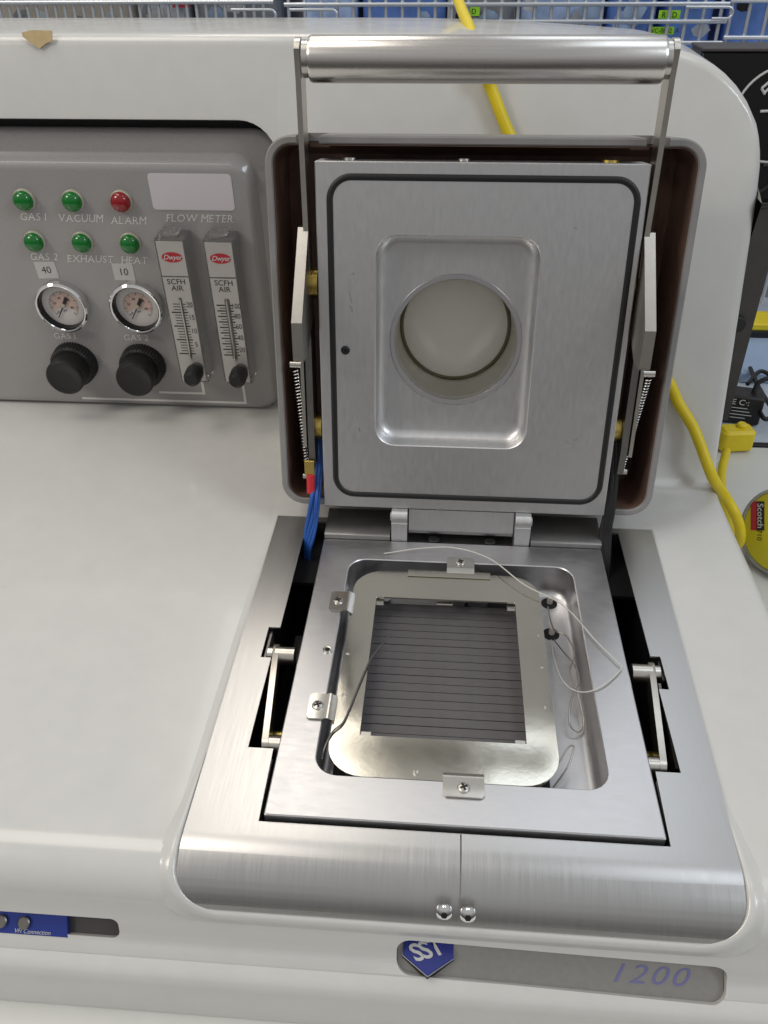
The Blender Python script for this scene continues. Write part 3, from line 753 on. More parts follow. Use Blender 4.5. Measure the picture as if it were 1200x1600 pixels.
panel = obj('control_panel', bm, M['panel'], F, MP)
bm = bmesh.new(); prism(bm, rrect(-0.62, -0.1470, 0.10, 0.2520, 0.026, 10), -0.0172, -0.0168); obj('panel_gap_shade', bm, M['dark'], F, MP)  # black sheet painting in the shade of the gap above the panel
SERIF = {'A': ((.06, .94), ()), '1': ((.5,), ()), 'V': ((), (.06, .94)), 'U': ((), (.1, .9)), 'M': ((.06, .94), (.1, .9)), 'L': ((.1,), (.1,)), 'R': ((.12, .95), (.12,)),
         'E': ((.12,), (.12,)), 'X': ((.08, .92), (.1, .9)), 'H': ((.1, .9), (.1, .9)), 'T': ((.5,), ()), 'F': ((.12,), (.12,)), 'W': ((), (.05, .95))}
def serif_text(s_, size, mw, m, parent, shear):
    bm = bmesh.new(); x = 0.0; cap = size*0.70
    for ch in s_:
        if ch == ' ': x += size*0.30; continue
        cu = bpy.data.curves.new('t', 'FONT'); cu.body = ch; cu.size = size; cu.offset = -0.006*size; cu.resolution_u = 3
        t = bpy.data.objects.new('t', cu); COL.objects.link(t); bpy.context.view_layer.update()
        me = bpy.data.meshes.new_from_object(t.evaluated_get(bpy.context.evaluated_depsgraph_get()))
        bpy.data.objects.remove(t); bpy.data.curves.remove(cu)
        xs = [v.co.x for v in me.vertices]; ys = [v.co.y for v in me.vertices]; wd = max(xs)-min(xs)
        me.transform(T((x-min(xs), 0, 0))); bm.from_mesh(me); bpy.data.meshes.remove(me)
        lo, hi = SERIF.get(ch, ((), ()))
        for fr, y_ in [(f, 0.0) for f in lo]+[(f, cap-size*0.04) for f in hi]:
            cx_ = x+fr*wd; h_ = size*0.11
            bm.faces.new([bm.verts.new(p) for p in ((cx_-h_, y_, 0.00002), (cx_+h_, y_, 0.00002), (cx_+h_, y_+size*0.04, 0.00002), (cx_-h_, y_+size*0.04, 0.00002))])
        x += wd+size*0.13
    for v in bm.verts:
        v.co.x += -x/2+(v.co.y-cap/2)*shear; v.co.y -= cap/2
    me = bpy.data.meshes.new('lettering'); bm.to_mesh(me); bm.free()
    return link('lettering', me, m, parent, mw)
# printed lines from the knobs to the flow meters
def strip(bm, pts, wd, z=0.00025):
    for (a, b) in zip(pts, pts[1:]):
        a = Vector(a); b = Vector(b); d = (b-a).normalized(); n = Vector((-d.y, d.x))*wd/2; a = a-d*wd/2; b = b+d*wd/2
        loft(bm, [[(p.x, p.y, z-0.0002) for p in (a+n, b+n, b-n, a-n)], [(p.x, p.y, z) for p in (a+n, b+n, b-n, a-n)]]); z += 0.00003
bm = bmesh.new(); strip(bm, [(-0.2295, 0.040), (-0.2370, 0.0125), (-0.2790, 0.0125)][0:0] or [(-0.2385, 0.036), (-0.2385, 0.0125), (-0.2800, 0.0125)], 0.0022); obj('printed_line', bm, M['wink'], panel, MP)
bm = bmesh.new(); strip(bm, [(-0.2005, 0.034), (-0.2005, 0.0035), (-0.3560, 0.0035)], 0.0022); obj('printed_line', bm, M['wink'], panel, MP)
bm = bmesh.new(); prism(bm, rrect(-0.2525, -0.1865, 0.1835, 0.2118, 0.003, 5), 0.0001, 0.0004); obj('blank_label', bm, M['plabel'], panel, MP)
def ptext(s, u, v, size, sh=0.25, **k): return serif_text(s, size, MP @ T((u, v, 0.00025)), M['wink'], panel, sh)
ptext("GAS 1", -0.3530, 0.1765, 0.0088); ptext("VACUUM", -0.3135, 0.1757, 0.0086); ptext("ALARM", -0.2742, 0.1745, 0.0086)
ptext("GAS 2", -0.3535, 0.1427, 0.0086); ptext("EXHAUST", -0.3140, 0.1415, 0.0086); ptext("HEAT", -0.2765, 0.1410, 0.0086)
ptext("FLOW METER", -0.2155, 0.1770, 0.0086)
ptext("GAS 1", -0.3560, 0.0690, 0.0080, 0.08); ptext("GAS 2", -0.2905, 0.0690, 0.0080, 0.08)
# indicator lamps
def lamp_part(mw, lens):
    bm = bmesh.new(); lathe(bm, [(0.0088, 0), (0.0088, 0.0015), (0.0080, 0.0024), (0.0072, 0.0026)], 32)
    b_ = obj('indicator_lamp', bm, M['ivory'], F, mw)
    bm = bmesh.new(); lathe(bm, [(0.0080, 0.0018), (0.0080, 0.0034), (0.0075, 0.0052), (0.0060, 0.0070), (0.0035, 0.0082), (0.0008, 0.0086)], 32)
    obj('lens', bm, M[lens], b_, mw, angle=60); return b_
LU = ((-0.3566, 0.1900), (-0.3167, 0.1898), (-0.2772, 0.1900), (-0.3580, 0.1560), (-0.3175, 0.1560), (-0.2772, 0.1558))
first = lamp_part(MP @ T((*LU[0], 0)), 'green')
for i in (1, 3, 4, 5): copy_part(first, F, MP @ T((*LU[i], 0)))
al = lamp_part(MP @ T((*LU[2], 0)), 'red'); al['label'] = 'red indicator lamp'
# gauges
def gauge(mw):
    bm = bmesh.new(); lathe(bm, [(0.0230, 0), (0.0232, 0.0055), (0.0228, 0.0078), (0.0215, 0.0090), (0.0203, 0.0086), (0.0196, 0.0074)], 56, True, False)
    g = obj('pressure_gauge', bm, M['chrome'], F, mw)
    bm = bmesh.new(); lathe(bm, [(0.0197, 0.0080), (0.0193, 0.0072), (0.0192, 0.0004)], 48, False, False); obj('inner_wall', bm, M['gloss'], g, mw)
    bm = bmesh.new(); lathe(bm, [(0.0191, 0.0008), (0.0191, 0.0012)], 40); obj('dial', bm, M['dial'], g, mw)
    bm = bmesh.new(); loft(bm, [[(r*math.cos(R(a)), r*math.sin(R(a)), 0.00135) for a in range(-30, 211, 8)] for r in (0.0002, 0.0118)], False, False, False); obj('dial_band', bm, M['pink'], g, mw)
    bm = bmesh.new()
    for k in range(0, 41):
        a = R(-45+270*k/40); r0 = 0.0118 if k % 5 else 0.0100; r1 = 0.0132
        c, s = math.cos(a), math.sin(a); wd = 0.00012 if k % 5 else 0.0002
        pts = [(c*r0-s*wd, s*r0+c*wd), (c*r0+s*wd, s*r0-c*wd), (c*r1+s*wd, s*r1-c*wd), (c*r1-s*wd, s*r1+c*wd)]
        loft(bm, [at(pts, 0.00135), at(pts, 0.00145)])
    obj('dial_marks', bm, M['ink'], g, mw)
    for s_, u, v in (("0", -0.0085, -0.0085), ("20", -0.0105, 0.002), ("40", -0.0035, 0.0085), ("60", 0.0065, 0.0065), ("80", 0.0092, -0.0030), ("psi", 0.0, -0.0065)):
        text('dial_figure', s_, 0.0030, mw @ T((u*0.75, v*0.75, 0.00155)), M['ink'], g)
    bm = bmesh.new(); a = R(-122)
    for (r0, r1, w0, w1) in ((0.0, 0.0140, 0.0006, 0.0003), (0.0, -0.0085, 0.0012, 0.0017)):
        c, s = math.cos(a), math.sin(a)
        pts = [(c*r0-s*w0, s*r0+c*w0), (c*r0+s*w0, s*r0-c*w0), (c*r1+s*w1, s*r1-c*w1), (c*r1-s*w1, s*r1+c*w1)]
        loft(bm, [at(pts, 0.0022), at(pts, 0.0026)])
    obj('needle', bm, M['ink'], g, mw)
    bm = bmesh.new(); lathe(bm, [(0.0020, 0.0012), (0.0020, 0.0034), (0.0014, 0.0038)], 16); obj('needle_hub', bm, M['ivory'], g, mw)
    return g
g1 = gauge(MP @ T((-0.3485, 0.0995, 0)))
copy_part(g1, F, MP @ T((-0.2825, 0.1000, 0)))
for s_, u, v, rot in (("40", -0.3555, 0.1308, 2), ("10", -0.2888, 0.1304, 0)):
    mw = MP @ T((u, v, 0.0)) @ Matrix.Rotation(R(rot), 4, 'Z')
    bm = bmesh.new(); box(bm, -0.0090, 0.0090, -0.0074, 0.0074, 0.0001, 0.0004); pt = obj('paper_tag', bm, M['paper'], F, mw)
    text('tag_figure', s_, 0.0086, mw @ T((0.0, 0, 0.00055)), M['ink'], pt, weight=-0.005)
# regulator knobs
def knob(mw):
    bm = bmesh.new(); n = 192
    loops = []
    for r, z in ((0.0205, 0.0), (0.0205, 0.0010), (0.0200, 0.0095), (0.0186, 0.0115)):
        loops.append([((r-(0.0006 if (i//2) % 2 else 0))*math.cos(2*PI*i/n), (r-(0.0006 if (i//2) % 2 else 0))*math.sin(2*PI*i/n), z) for i in range(n)])
    loft(bm, loops); k = obj('regulator_knob', bm, M['plastic'], F, mw, angle=25)
    bm = bmesh.new(); lathe(bm, [(0.0158, 0.0100), (0.0161, 0.0225), (0.0168, 0.0240), (0.0168, 0.0278), (0.0163, 0.0292), (0.0150, 0.0299), (0.0142, 0.0294), (0.0050, 0.0292)], 40)
    obj('knob_cap', bm, M['plastic'], k, mw); return k
k1 = knob(MP @ T((-0.3530, 0.0425, 0)))
copy_part(k1, F, MP @ T((-0.2895, 0.0425, 0)))
# flow meters
def flow_meter(mw, marks, figs, thick, tubew):
    bm = bmesh.new(); box(bm, -0.0125, 0.0125, -0.0005, 0.1300, 0, 0.0200, 0.0006, 0.0008); box(bm, -0.0075, 0.0065, 0.1300, 0.1345, 0.004, 0.0165, 0.0004)
    fm = obj('flow_meter', bm, M['acryl'], F, mw)
    bm = bmesh.new(); box(bm, -0.0108, 0.0108, 0.0015, 0.0985, 0.0202, 0.0208); obj('scale_plate', bm, M['scale'], fm, mw)
    bm = bmesh.new(); box(bm, -0.0108, 0.0108, 0.0998, 0.1285, 0.0202, 0.0208); top = obj('name_plate', bm, M['scale'], fm, mw)
    bm = bmesh.new(); pl = [(0.0085*math.cos(2*PI*i/32)+0.0003, 0.1155+0.0043*math.sin(2*PI*i/32)) for i in range(32)]
    loft(bm, [at(pl, 0.0207), at(pl, 0.0210)]); obj('logo_oval', bm, M['lred'], fm, mw)
    text('logo_lettering', "Dwyer", 0.0058, mw @ T((0.0005, 0.1155, 0.02115)), M['plabel'], fm, shear=0.35, weight=0.01, space=0.92)
    text('unit_lettering', "SCFH\nAIR", 0.0066, mw @ T((0.0, 0.0918, 0.0210)), M['ink'], fm)
    bm = bmesh.new(); lo_ = []
    for v in (0.0255, 0.0805): lo_.append([(0.0005+tubew*math.cos(PI*i/8), v, 0.0205+0.0016*math.sin(PI*i/8)) for i in range(9)])
    loft(bm, lo_); obj('flow_tube', bm, M['dsteel'], fm, mw)
    bm = bmesh.new(); tube(bm, [(0.0005, 0.0235, 0.0215), (0.0005, 0.0795, 0.0215)], 0.0007, 8); obj('guide_rod', bm, M['clip'], fm, mw)
    bm = bmesh.new()
    for k in range(marks+1):
        v = 0.0285+0.0465*(k/marks)**0.97; big = (k % thick == 0)
        l0, l1 = (-0.0088, 0.0052) if big else (-0.0064, 0.0046)
        h = 0.00050 if big else 0.00028
        box(bm, l0, 0.0005-tubew, v-h, v+h, 0.0207, 0.0210); box(bm, 0.0005+tubew, l1, v-h, v+h, 0.0207, 0.0210)
    obj('scale_marks', bm, M['ink'], fm, mw)
    for f, fr in figs: text('scale_figure', f, 0.0066, mw @ T((0.0076, 0.0285+0.0465*fr, 0.0210)), M['ink'], fm, sx=0.8)
    bm = bmesh.new(); lathe(bm, [(0.0055, 0.0200), (0.0055, 0.0270), (0.0050, 0.0275)], 24, cx=0.0045, cy=0.0150); obj('valve_stem', bm, M['dsteel'], fm, mw)
    bm = bmesh.new(); lathe(bm, [(0.0072, 0.0272), (0.0076, 0.0290), (0.0074, 0.0390), (0.0064, 0.0420), (0.0050, 0.0428), (0.0045, 0.0424)], 24, cx=0.0045, cy=0.0150); obj('valve_knob', bm, M['rubber'], fm, mw)
    return fm
flow_meter(MP @ T((-0.2378, 0.0375, 0)), 18, (("5", 0.19), ("10", 0.47), ("15", 0.74), ("20", 0.985)), 5, 0.0013)
flow_meter(MP @ T((-0.1985, 0.0372, 0)), 18, (("20", 0.11), ("40", 0.36), ("60", 0.585), ("80", 0.79), ("100", 0.985)), 2, 0.0022)

# ---- wiring fixed to the lid
def cable(pts, r, m_, parent, name='lead_wire', n=8, k=8):
    bm = bmesh.new(); tube(bm, catmull(pts, k), r, n); return obj(name, bm, m_, parent, angle=80)
for i in range(4):
    dx = (i-1)*0.0011
    cable([ML @ Vector((-0.1075+dx*0.7, 0.050, -0.030+0.001*i)), ML @ Vector((-0.1060+dx, 0.030, -0.022)), (-0.1075+dx*1.4, 0.2425+0.002*(i % 2), 0.0300-0.001*i), (-0.1095+dx*(2.2-0.3*i), 0.2400, 0.0150-0.002*i), (-0.1125+dx*1.6, 0.2370-0.0008*i, 0.0030-0.002*i), (-0.1140+dx, 0.2345-0.001*i, -0.008-0.002*i), (-0.1150+dx*0.6, 0.2320, -0.045)], 0.0014, M['blue'], F)
for i in range(4):
    dx = i*0.0024
    cable([ML @ Vector((0.1015+dx*0.4, 0.060, -0.020)), ML @ Vector((0.1030+dx*0.5, 0.030, -0.012+0.002*(i % 2))), (0.1020+dx*0.6, 0.2440, 0.0260), (0.1010+dx*0.7, 0.2410, 0.0080), (0.1020+dx*0.7, 0.2310, -0.012), (0.1040+dx*0.6, 0.215, -0.04)], 0.0021, M['rubber'], F)
# red crimp sleeve with its brass tab
bm = bmesh.new(); tube(bm, [(-0.1100, 0.0225, -0.004), (-0.1102, 0.0085, -0.004)], 0.0030, 14); cr = obj('crimp_sleeve', bm, M['redins'], lid, ML)
bm = bmesh.new(); box(bm, -0.1140, -0.1070, 0.0225, 0.0335, -0.0045, -0.0030, 0.0003); obj('terminal_tab', bm, M['brass'], lid, ML)
bm = bmesh.new(); tube(bm, [(-0.1100, 0.0090, -0.005), (-0.1085, -0.004, -0.012)], 0.0014, 10); obj('crimp_wire', bm, M['wirew'], lid, ML)

# ================================================================== loose wires lying in the chamber
def loose(name, pts, r, m_, label, k=10):
    bm = bmesh.new(); tube(bm, catmull(pts, k), r, 8)
    o = obj(name, bm, m_, None, angle=80); return tag(o, label, 'wire')
def zs(lst): return [zp((x, y), z) for x, y, z in lst]
loose('sensor_wire', zs([(600, 865, 0.001), (655, 857, 0.0018), (710, 856, 0.0025), (765, 873, 0.004), (820, 914, 0.003), (880, 946, 0.002), (930, 1000, 0.002), (962, 1032, 0.002), (970, 1046, 0.0015), (935, 1075, 0.0015), (905, 1081, -0.004), (880, 1065, -0.010), (866, 1030, -0.015), (861, 1000, -0.0215)]), 0.00045, M['wirew'],
      'longest pale wire, arching over the rear edge of the chamber plate')
loose('sensor_wire', zs([(856, 948, -0.0218), (861, 972, -0.0172), (868, 986, -0.0140), (884, 993, -0.0125), (898, 1018, -0.0125), (894, 1036, -0.0125), (891, 1050, -0.0125), (904, 1090, -0.0156), (912, 1130, -0.0218), (904, 1144, -0.0218), (890, 1130, -0.0187), (893, 1092, -0.0140), (905, 1064, -0.0125), (898, 1040, -0.0125), (880, 1018, -0.0156), (866, 1000, -0.0218)]), 0.00050, M['wire'],
      'thin twisted loop of grey wire standing in the right channel of the chamber')
loose('sensor_wire', zs([(609, 993, -0.0031), (590, 1015, -0.0008), (577, 1034, -0.0005), (562, 1068, -0.0006), (545, 1110, -0.0006), (535, 1130, -0.0006), (520, 1143, -0.0005), (508, 1166, -0.0015), (503, 1186, -0.006)]), 0.00055, M['dsteel'],
      'single dark wire across the left edge of the polished mask frame')
loose('sensor_wire', zs([(835, 1236, -0.0228), (862, 1212, -0.0156), (885, 1172, -0.0109), (894, 1165, -0.0109), (896, 1172, -0.0109), (886, 1200, -0.0156), (862, 1234, -0.0228)]), 0.00050, M['wire'],
      'short narrow wire loop sticking out at the front right corner of the mask frame')

# ================================================================== loose things on and round the machine
# scrap of masking tape on the housing
bm = bmesh.new()
pp = [bp(q, 0.0006) for q in ((34, 51), (50, 47), (82, 48), (82, 64), (72, 68), (62, 76), (50, 68), (42, 62), (36, 58))]
lo_ = [p for p in pp]; hi_ = [p + MF_n*0.0004 for p in pp]
loft(bm, [lo_, hi_]); tag(obj('tape_scrap', bm, M['tape'], None), 'torn brown scrap of masking tape stuck on the housing top edge', 'tape')

# yellow cord: over the housing, behind the lid, out at the right and down to its socket
cord = thing('extension_cord', 'thick yellow extension cord draped over the housing and behind the open lid', 'cord', bp((1075, 660), 0.006))
top = [yp((700, -60), 0.62), yp((716, 0), 0.56), yp((735, 48), 0.47), bp((748, 95), 0.006), bp((768, 140), 0.0056), bp((795, 208), 0.0056), bp((840, 300), 0.0056), bp((960, 480), 0.0056), bp((1040, 590), 0.006), bp((1060, 630), 0.007), bp((1085, 672), 0.010)]
top += [Vector((0.196, 0.315, 0.012)), zp((1133, 776), -0.015), zp((1150, 806), -0.030), zp((1157, 832), -0.045), zp((1153, 850), -0.062), zp((1146, 838), -0.072), zp((1136, 806), -0.070), zp((1128, 765), -0.062), zp((1128, 735), -0.07), zp((1135, 705), -0.078)]
bm = bmesh.new(); tube(bm, catmull(top, 8), 0.0043, 12); obj('cable', bm, M['yellow'], cord, angle=80)
c = zp((1150, 684), -0.082)
mw = T(c) @ Matrix.Rotation(R(8), 4, 'Z')
bm = bmesh.new(); box(bm, -0.019, 0.017, -0.011, 0.011, -0.0125, 0.0125, 0.003, 0.006, 5); obj('socket_block', bm, M['yellow'], cord, mw)
bm = bmesh.new(); lathe(bm, [(0.0055, 0.011), (0.0055, 0.0150), (0.004, 0.0165)], 16, cx=0.004, cy=0.002); obj('socket_nub', bm, M['yellow'], cord, mw)

# bench
bm = bmesh.new(); box(bm, -1.0, 1.0, -0.17, 0.548, BENCH-0.03, BENCH-0.0005, 0.001)
wb = obj('workbench', bm, M['bench'], None, rec=(0, 0, BENCH-0.03)); tag(wb, 'white laminate workbench top under the furnace', 'bench')
bm = bmesh.new(); box(bm, -1.0, 1.0, 0.5485, 0.556, BENCH-0.03, BENCH+0.0012, 0.0005); obj('edge_strip', bm, M['rubber'], wb)
bm = bmesh.new(); box(bm, -1.0, 1.0, 0.557, 1.35, BENCH-0.03, BENCH-0.001, 0.001)
tag(obj('workbench', bm, M['clearbox'], None, rec=(0, 0.9, BENCH-0.03)), 'grey bench section behind the black edge strip', 'bench')

# roll of tape at the right edge
cen = zp((1222, 831), BENCH+0.0400)
ax = Vector((-0.80, -0.52, 0.30)).normalized()
q = ax.to_track_quat('Z', 'Y').to_matrix().to_4x4()
MT = T(cen) @ q
tr = thing('tape_roll', 'roll of clear packing tape with a yellow core disc right of the furnace', 'tape roll', (cen.x, cen.y, BENCH))
bm = bmesh.new(); lathe(bm, [(0.0355, -0.044), (0.0378, -0.044), (0.0378, 0.0032), (0.0355, 0.0032), (0.0355, -0.044)], 48, False, False); bmesh.ops.remove_doubles(bm, verts=bm.verts[:], dist=1e-6); obj('tape_winding', bm, M['cleartape'], tr, MT)
bm = bmesh.new(); lathe(bm, [(0.0353, -0.043), (0.0353, 0.0015), (0.0346, 0.0020)], 48); obj('core_disc', bm, M['tapecore'], tr, MT)
bm = bmesh.new(); 
def disc_m(px): 
    n = ax; p = onplane(px, cen+ax*0.0024, n); return p
Ex = (disc_m((1183, 830))-disc_m((1183, 790))).normalized(); Ey = ax.cross(Ex)
MX = Matrix(((Ex.x, Ey.x, ax.x, 0), (Ex.y, Ey.y, ax.y, 0), (Ex.z, Ey.z, ax.z, 0), (0, 0, 0, 1)))
p = disc_m((1188, 806)); mw = T(p) @ MX
box(bm, -0.0125, 0.0125, -0.0035, 0.0035, -0.0002, 0.0002); obj('name_stripe', bm, M['ink'], tr, mw)
text('lettering', "Scotch", 0.0080, mw @ T((0, 0, 0.0004)), M['plabel'], tr, weight=0.01)
mw2 = T(disc_m((1178, 806))) @ MX
bm = bmesh.new(); box(bm, -0.0125, 0.0125, -0.0030, 0.0030, -0.0002, 0.0002); obj('name_stripe', bm, M['lred'], tr, mw2)
mw3 = T(disc_m((1186, 833))) @ MX
text('lettering', "3710", 0.0066, mw3, M['ink'], tr)

# black tower at the right rear
TY = 0.60
tw = thing('equipment_cabinet', 'tall black cabinet with a white round emblem behind the right shoulder of the furnace', 'cabinet', (0.27, 0.72, BENCH))
bm = bmesh.new(); loft(bm, [[(x, y, BENCH), (x2, y, BENCH), (x2, y2, BENCH), (x, y2, BENCH)][0:4] for x, x2, y, y2 in ((0.20, 0.303, TY+0.004, 0.64),)] + [[(0.20, TY+0.004, 0.2740), (0.303, TY+0.004, 0.2740), (0.303, 0.64, 0.2740), (0.20, 0.64, 0.2740)]])
obj('cabinet_body', bm, M['tower'], tw)
bm = bmesh.new(); box(bm, 0.199, 0.304, 0.2, 0.38, 0, 0.006, 0.001)
Yb = lambda z0, z1, x0, x1, y0, y1, c=0.0: None
def ybox(x0, x1, y0, y1, z0, z1, c=0.0008):
    bm = bmesh.new(); box(bm, x0, x1, y0, y1, z0, z1, c); return bm
bm.free()
obj('upper_front', ybox(0.2005, 0.3045, TY-0.004, TY+0.0035, 0.150, 0.2735), M['gloss'], tw)
obj('lower_front', ybox(0.2005, 0.3045, TY-0.003, TY+0.0035, BENCH+0.004, 0.1465), M['tower'], tw)
obj('cabinet_top', ybox(0.199, 0.3055, TY-0.005, 0.641, 0.2742, 0.2770), M['tower'], tw)
bm = bmesh.new(); cc = yp((1216, 180), TY-0.0045)
tube(bm, [(cc.x+0.040*math.cos(2*PI*i/48), TY-0.0045, cc.z+0.040*math.sin(2*PI*i/48)) for i in range(48)], 0.0011, 6, closed=True); obj('emblem_ring', bm, M['wlogo'], tw)
for a, b_ in (((1190, 138), (1202, 128)), ((1193, 146), (1204, 136)), ((1190, 138), (1195, 147)), ((1188, 174), (1204, 173))):
    bm = bmesh.new(); tube(bm, [yp(a, TY-0.0045), yp(b_, TY-0.0045)], 0.0012, 6); obj('emblem_stroke', bm, M['wlogo'], tw)
for a, b_ in (((1186, 300), (1206, 286)), ((1192, 258), (1206, 258)), ((1180, 325), (1206, 322))):
    bm = bmesh.new(); tube(bm, [yp(a, TY-0.0040), yp(b_, TY-0.0040)], 0.0016, 6); obj('front_line', bm, M['rubber'], tw)
pk_ = yp((1152, 505), TY-0.004)
bm = bmesh.new(); lathe(bm, [(0.0085, 0), (0.0085, 0.004), (0.007, 0.006)], 24); obj('cabinet_knob', bm, M['rubber'], tw, T(pk_) @ FM)

# black power adapter
c = zp((1160, 632), BENCH+0.018)
ad = thing('power_adapter', 'black power adapter with white printing beside the yellow socket block', 'adapter', (c.x, c.y, BENCH))
mwA = T((c.x, c.y, BENCH)) @ Matrix.Rotation(R(-12), 4, 'Z')
bm = bmesh.new(); box(bm, -0.020, 0.020, -0.014, 0.014, 0.0, 0.034, 0.002, 0.003, 4); obj('adapter_body', bm, M['plastic'], ad, mwA)
text('printing', "CE C\u00b7:", 0.0095, mwA @ T((-0.008, -0.0144, 0.0270)) @ FM, M['wink'], ad)
for k in range(4):
    bm = bmesh.new(); box(bm, -0.016+0.004*(k % 2), 0.004+0.003*(k % 3), -0.0146, -0.0143, 0.0200-k*0.004, 0.0206-k*0.004); obj('print_line', bm, M['wink'], ad, mwA)
bm = bmesh.new(); tube(bm, catmull([mwA @ Vector((0.008, 0.0, 0.033)), mwA @ Vector((0.012, 0.004, 0.046)), mwA @ Vector((0.030, 0.010, 0.050)), mwA @ Vector((0.06, 0.03, 0.03)), mwA @ Vector((0.09, 0.08, 0.004))], 6), 0.0028, 8); obj('adapter_lead', bm, M['rubber'], ad, angle=80)
# things half seen behind the adapter
p = zp((1196, 610), BENCH)
bm = bmesh.new(); box(bm, p.x-0.025, p.x+0.20, p.y+0.02, p.y+0.22, BENCH, BENCH+0.012, 0.001)
tag(obj('document_tray', bm, M['paleblue'], None, rec=(p.x, p.y, BENCH)), 'pale blue tray on the rear bench behind the power adapter', 'tray')
p = zp((1186, 556), BENCH)
bm = bmesh.new(); box(bm, p.x-0.012, p.x+0.15, p.y+0.03, p.y+0.075, BENCH, BENCH+0.022, 0.002)
ts = obj('tool_case', bm, M['rubber'], None, rec=(p.x, p.y, BENCH)); tag(ts, 'black case with a yellow top strip on the rear bench', 'case')
bm = bmesh.new(); box(bm, p.x-0.013, p.x+0.151, p.y+0.029, p.y+0.076, BENCH+0.0222, BENCH+0.032, 0.002); obj('yellow_strip', bm, M['yellow'], ts)
p = yp((1192, 512), 1.0)
mon = thing('monitor', 'small dark screen with a grey frame far right behind the cabinet', 'monitor', (p.x+0.1, 1.05, BENCH))
obj('monitor_frame', ybox(p.x-0.012, p.x+0.30, 1.0, 1.03, p.z-0.030, p.z+0.25, 0.002), M['greybox'], mon)
obj('monitor_screen', ybox(p.x-0.002, p.x+0.29, 0.997, 0.9995, p.z-0.012, p.z+0.24, 0.0005), mat('screen_glass', (0.01, 0.012, 0.03), 0.1), mon)
obj('monitor_foot', ybox(p.x+0.05, p.x+0.2, 0.98, 1.12, BENCH, p.z-0.031, 0.002), M['tower'], mon)

# ================================================================== wire baskets and bins behind
RY = 0.85
def basket(x0, x1, pitch, label, hs, z0=-0.05, z1=0.46, lean=0.0):
    t = thing('wire_basket', label, 'basket', ((x0+x1)/2, RY, z0), 'wire baskets behind the furnace')
    bm = bmesh.new(); tube(bm, [(0, 0, z0), (lean, 0, z1)], 0.0021, 8); me = mesh_from(bm, 'upright_wire', 80)
    n = int((x1-x0)/pitch)
    for i in range(n+1): link('upright_wire', me, M['galv'], t, T((x0+pitch*i, RY+0.0002*(i % 2), 0)))
    bm = bmesh.new(); tube(bm, [(x0-0.004, 0, 0), (x1+0.004, 0, 0)], 0.0024, 8); me = mesh_from(bm, 'cross_wire', 80)
    for z in hs: link('cross_wire', me, M['galv'], t, T((0, RY-0.0044, z)))
    return t
hz = [yp((900, y), RY).z for y in (-60, 6, 33, 66)]
basket(yp((452, 30), RY).x, yp((1128, 30), RY).x, 0.0187, 'wide wire basket front with blue bins, behind the handle bar', [hz[0], hz[1], hz[2], hz[3], 0.18, 0.1])
basket(-0.62, yp((425, 30), RY).x, 0.0112, 'narrow-pitched wire basket front at the upper left behind the furnace', [0.33, yp((200, 3), RY).z, 0.18, 0.1])
basket(yp((1140, 30), RY).x, 0.60, 0.0195, 'wire basket front at the upper right above the black cabinet', [hz[1]+0.003, yp((1170, 58), RY).z, 0.33])
def hook(px0, px1, y, label):                          # doubled wire handles clipped on the baskets
    a, b_ = yp((px0, y), RY-0.012), yp((px1, y), RY-0.012); h = 0.0055
    pts = [(a.x, RY-0.012, a.z+h), (b_.x-h, RY-0.012, b_.z+h)]
    pts += [(b_.x-h+h*math.sin(R(t)), RY-0.012, b_.z+h*math.cos(R(t))) for t in range(30, 180, 30)] + [(b_.x-h, RY-0.012, b_.z-h), (a.x+0.03, RY-0.012, a.z-h)]
    bm = bmesh.new(); tube(bm, pts, 0.0016, 8); tag(obj('basket_hook', bm, M['galv'], None, angle=80), label, 'hook')
hook(453, 527, 24, 'doubled wire hook on the wide basket left of the handle bar'); hook(1070, 1145, 20, 'doubled wire hook near the right end of the wide basket'); hook(362, 431, 24, 'doubled wire hook on the narrow-pitched basket')
def bin_(px0, px1, y, m_, label, z1=0.40, name='storage_bin', cat='bin', taper=0.006):
    a, b_ = yp((px0, 30), y), yp((px1, 30), y)
    bm = bmesh.new(); pr = lambda d: rrect(a.x+d, b_.x-d, y+d, y+0.22, 0.012, 4)
    loft(bm, [at(pr(taper), 0.10), at(pr(0.0), z1-0.01), at(pr(-0.003), z1-0.008), at(pr(-0.003), z1)])
    o = obj(name, bm, m_, None, rec=((a.x+b_.x)/2, y+0.1, 0.10)); tag(o, label, cat); return o
G = 'bins and boxes in the wire baskets'
b1 = bin_(470, 560, 0.875, M['bag'], 'pale blue bagged bin left of the handle bar')
b2 = bin_(563, 700, 0.88, M['bluebin'], 'blue storage bin between the pale bagged bin and the yellow cord')
b3 = bin_(704, 806, 0.872, M['greybox'], 'dark grey bin with a green sticker right of the yellow cord')
b4 = bin_(810, 945, 0.878, M['bag'], 'pale blue bagged bin with a white sheet, above the middle of the handle')
b5 = bin_(949, 1030, 0.87, M['bluebin'], 'blue storage bin with bright green labels near the right end of the handle')
b6 = bin_(1033, 1120, 0.882, M['bluebin'], 'rightmost blue bin of the wide basket')
b7 = bin_(1142, 1260, 0.875, M['bluebin'], 'blue bin in the right basket above the black cabinet')
b8 = bin_(300, 440, 0.88, M['greybox'], 'grey box in the left basket beside the gap between the baskets', name='storage_box', cat='box')
b9 = bin_(215, 296, 0.876, M['clearbox'], 'frosted pale box in the left basket', name='storage_box', cat='box')
b10 = bin_(-40, 211, 0.882, M['beige'], 'wide beige carton at the far upper left', name='storage_box', cat='box')
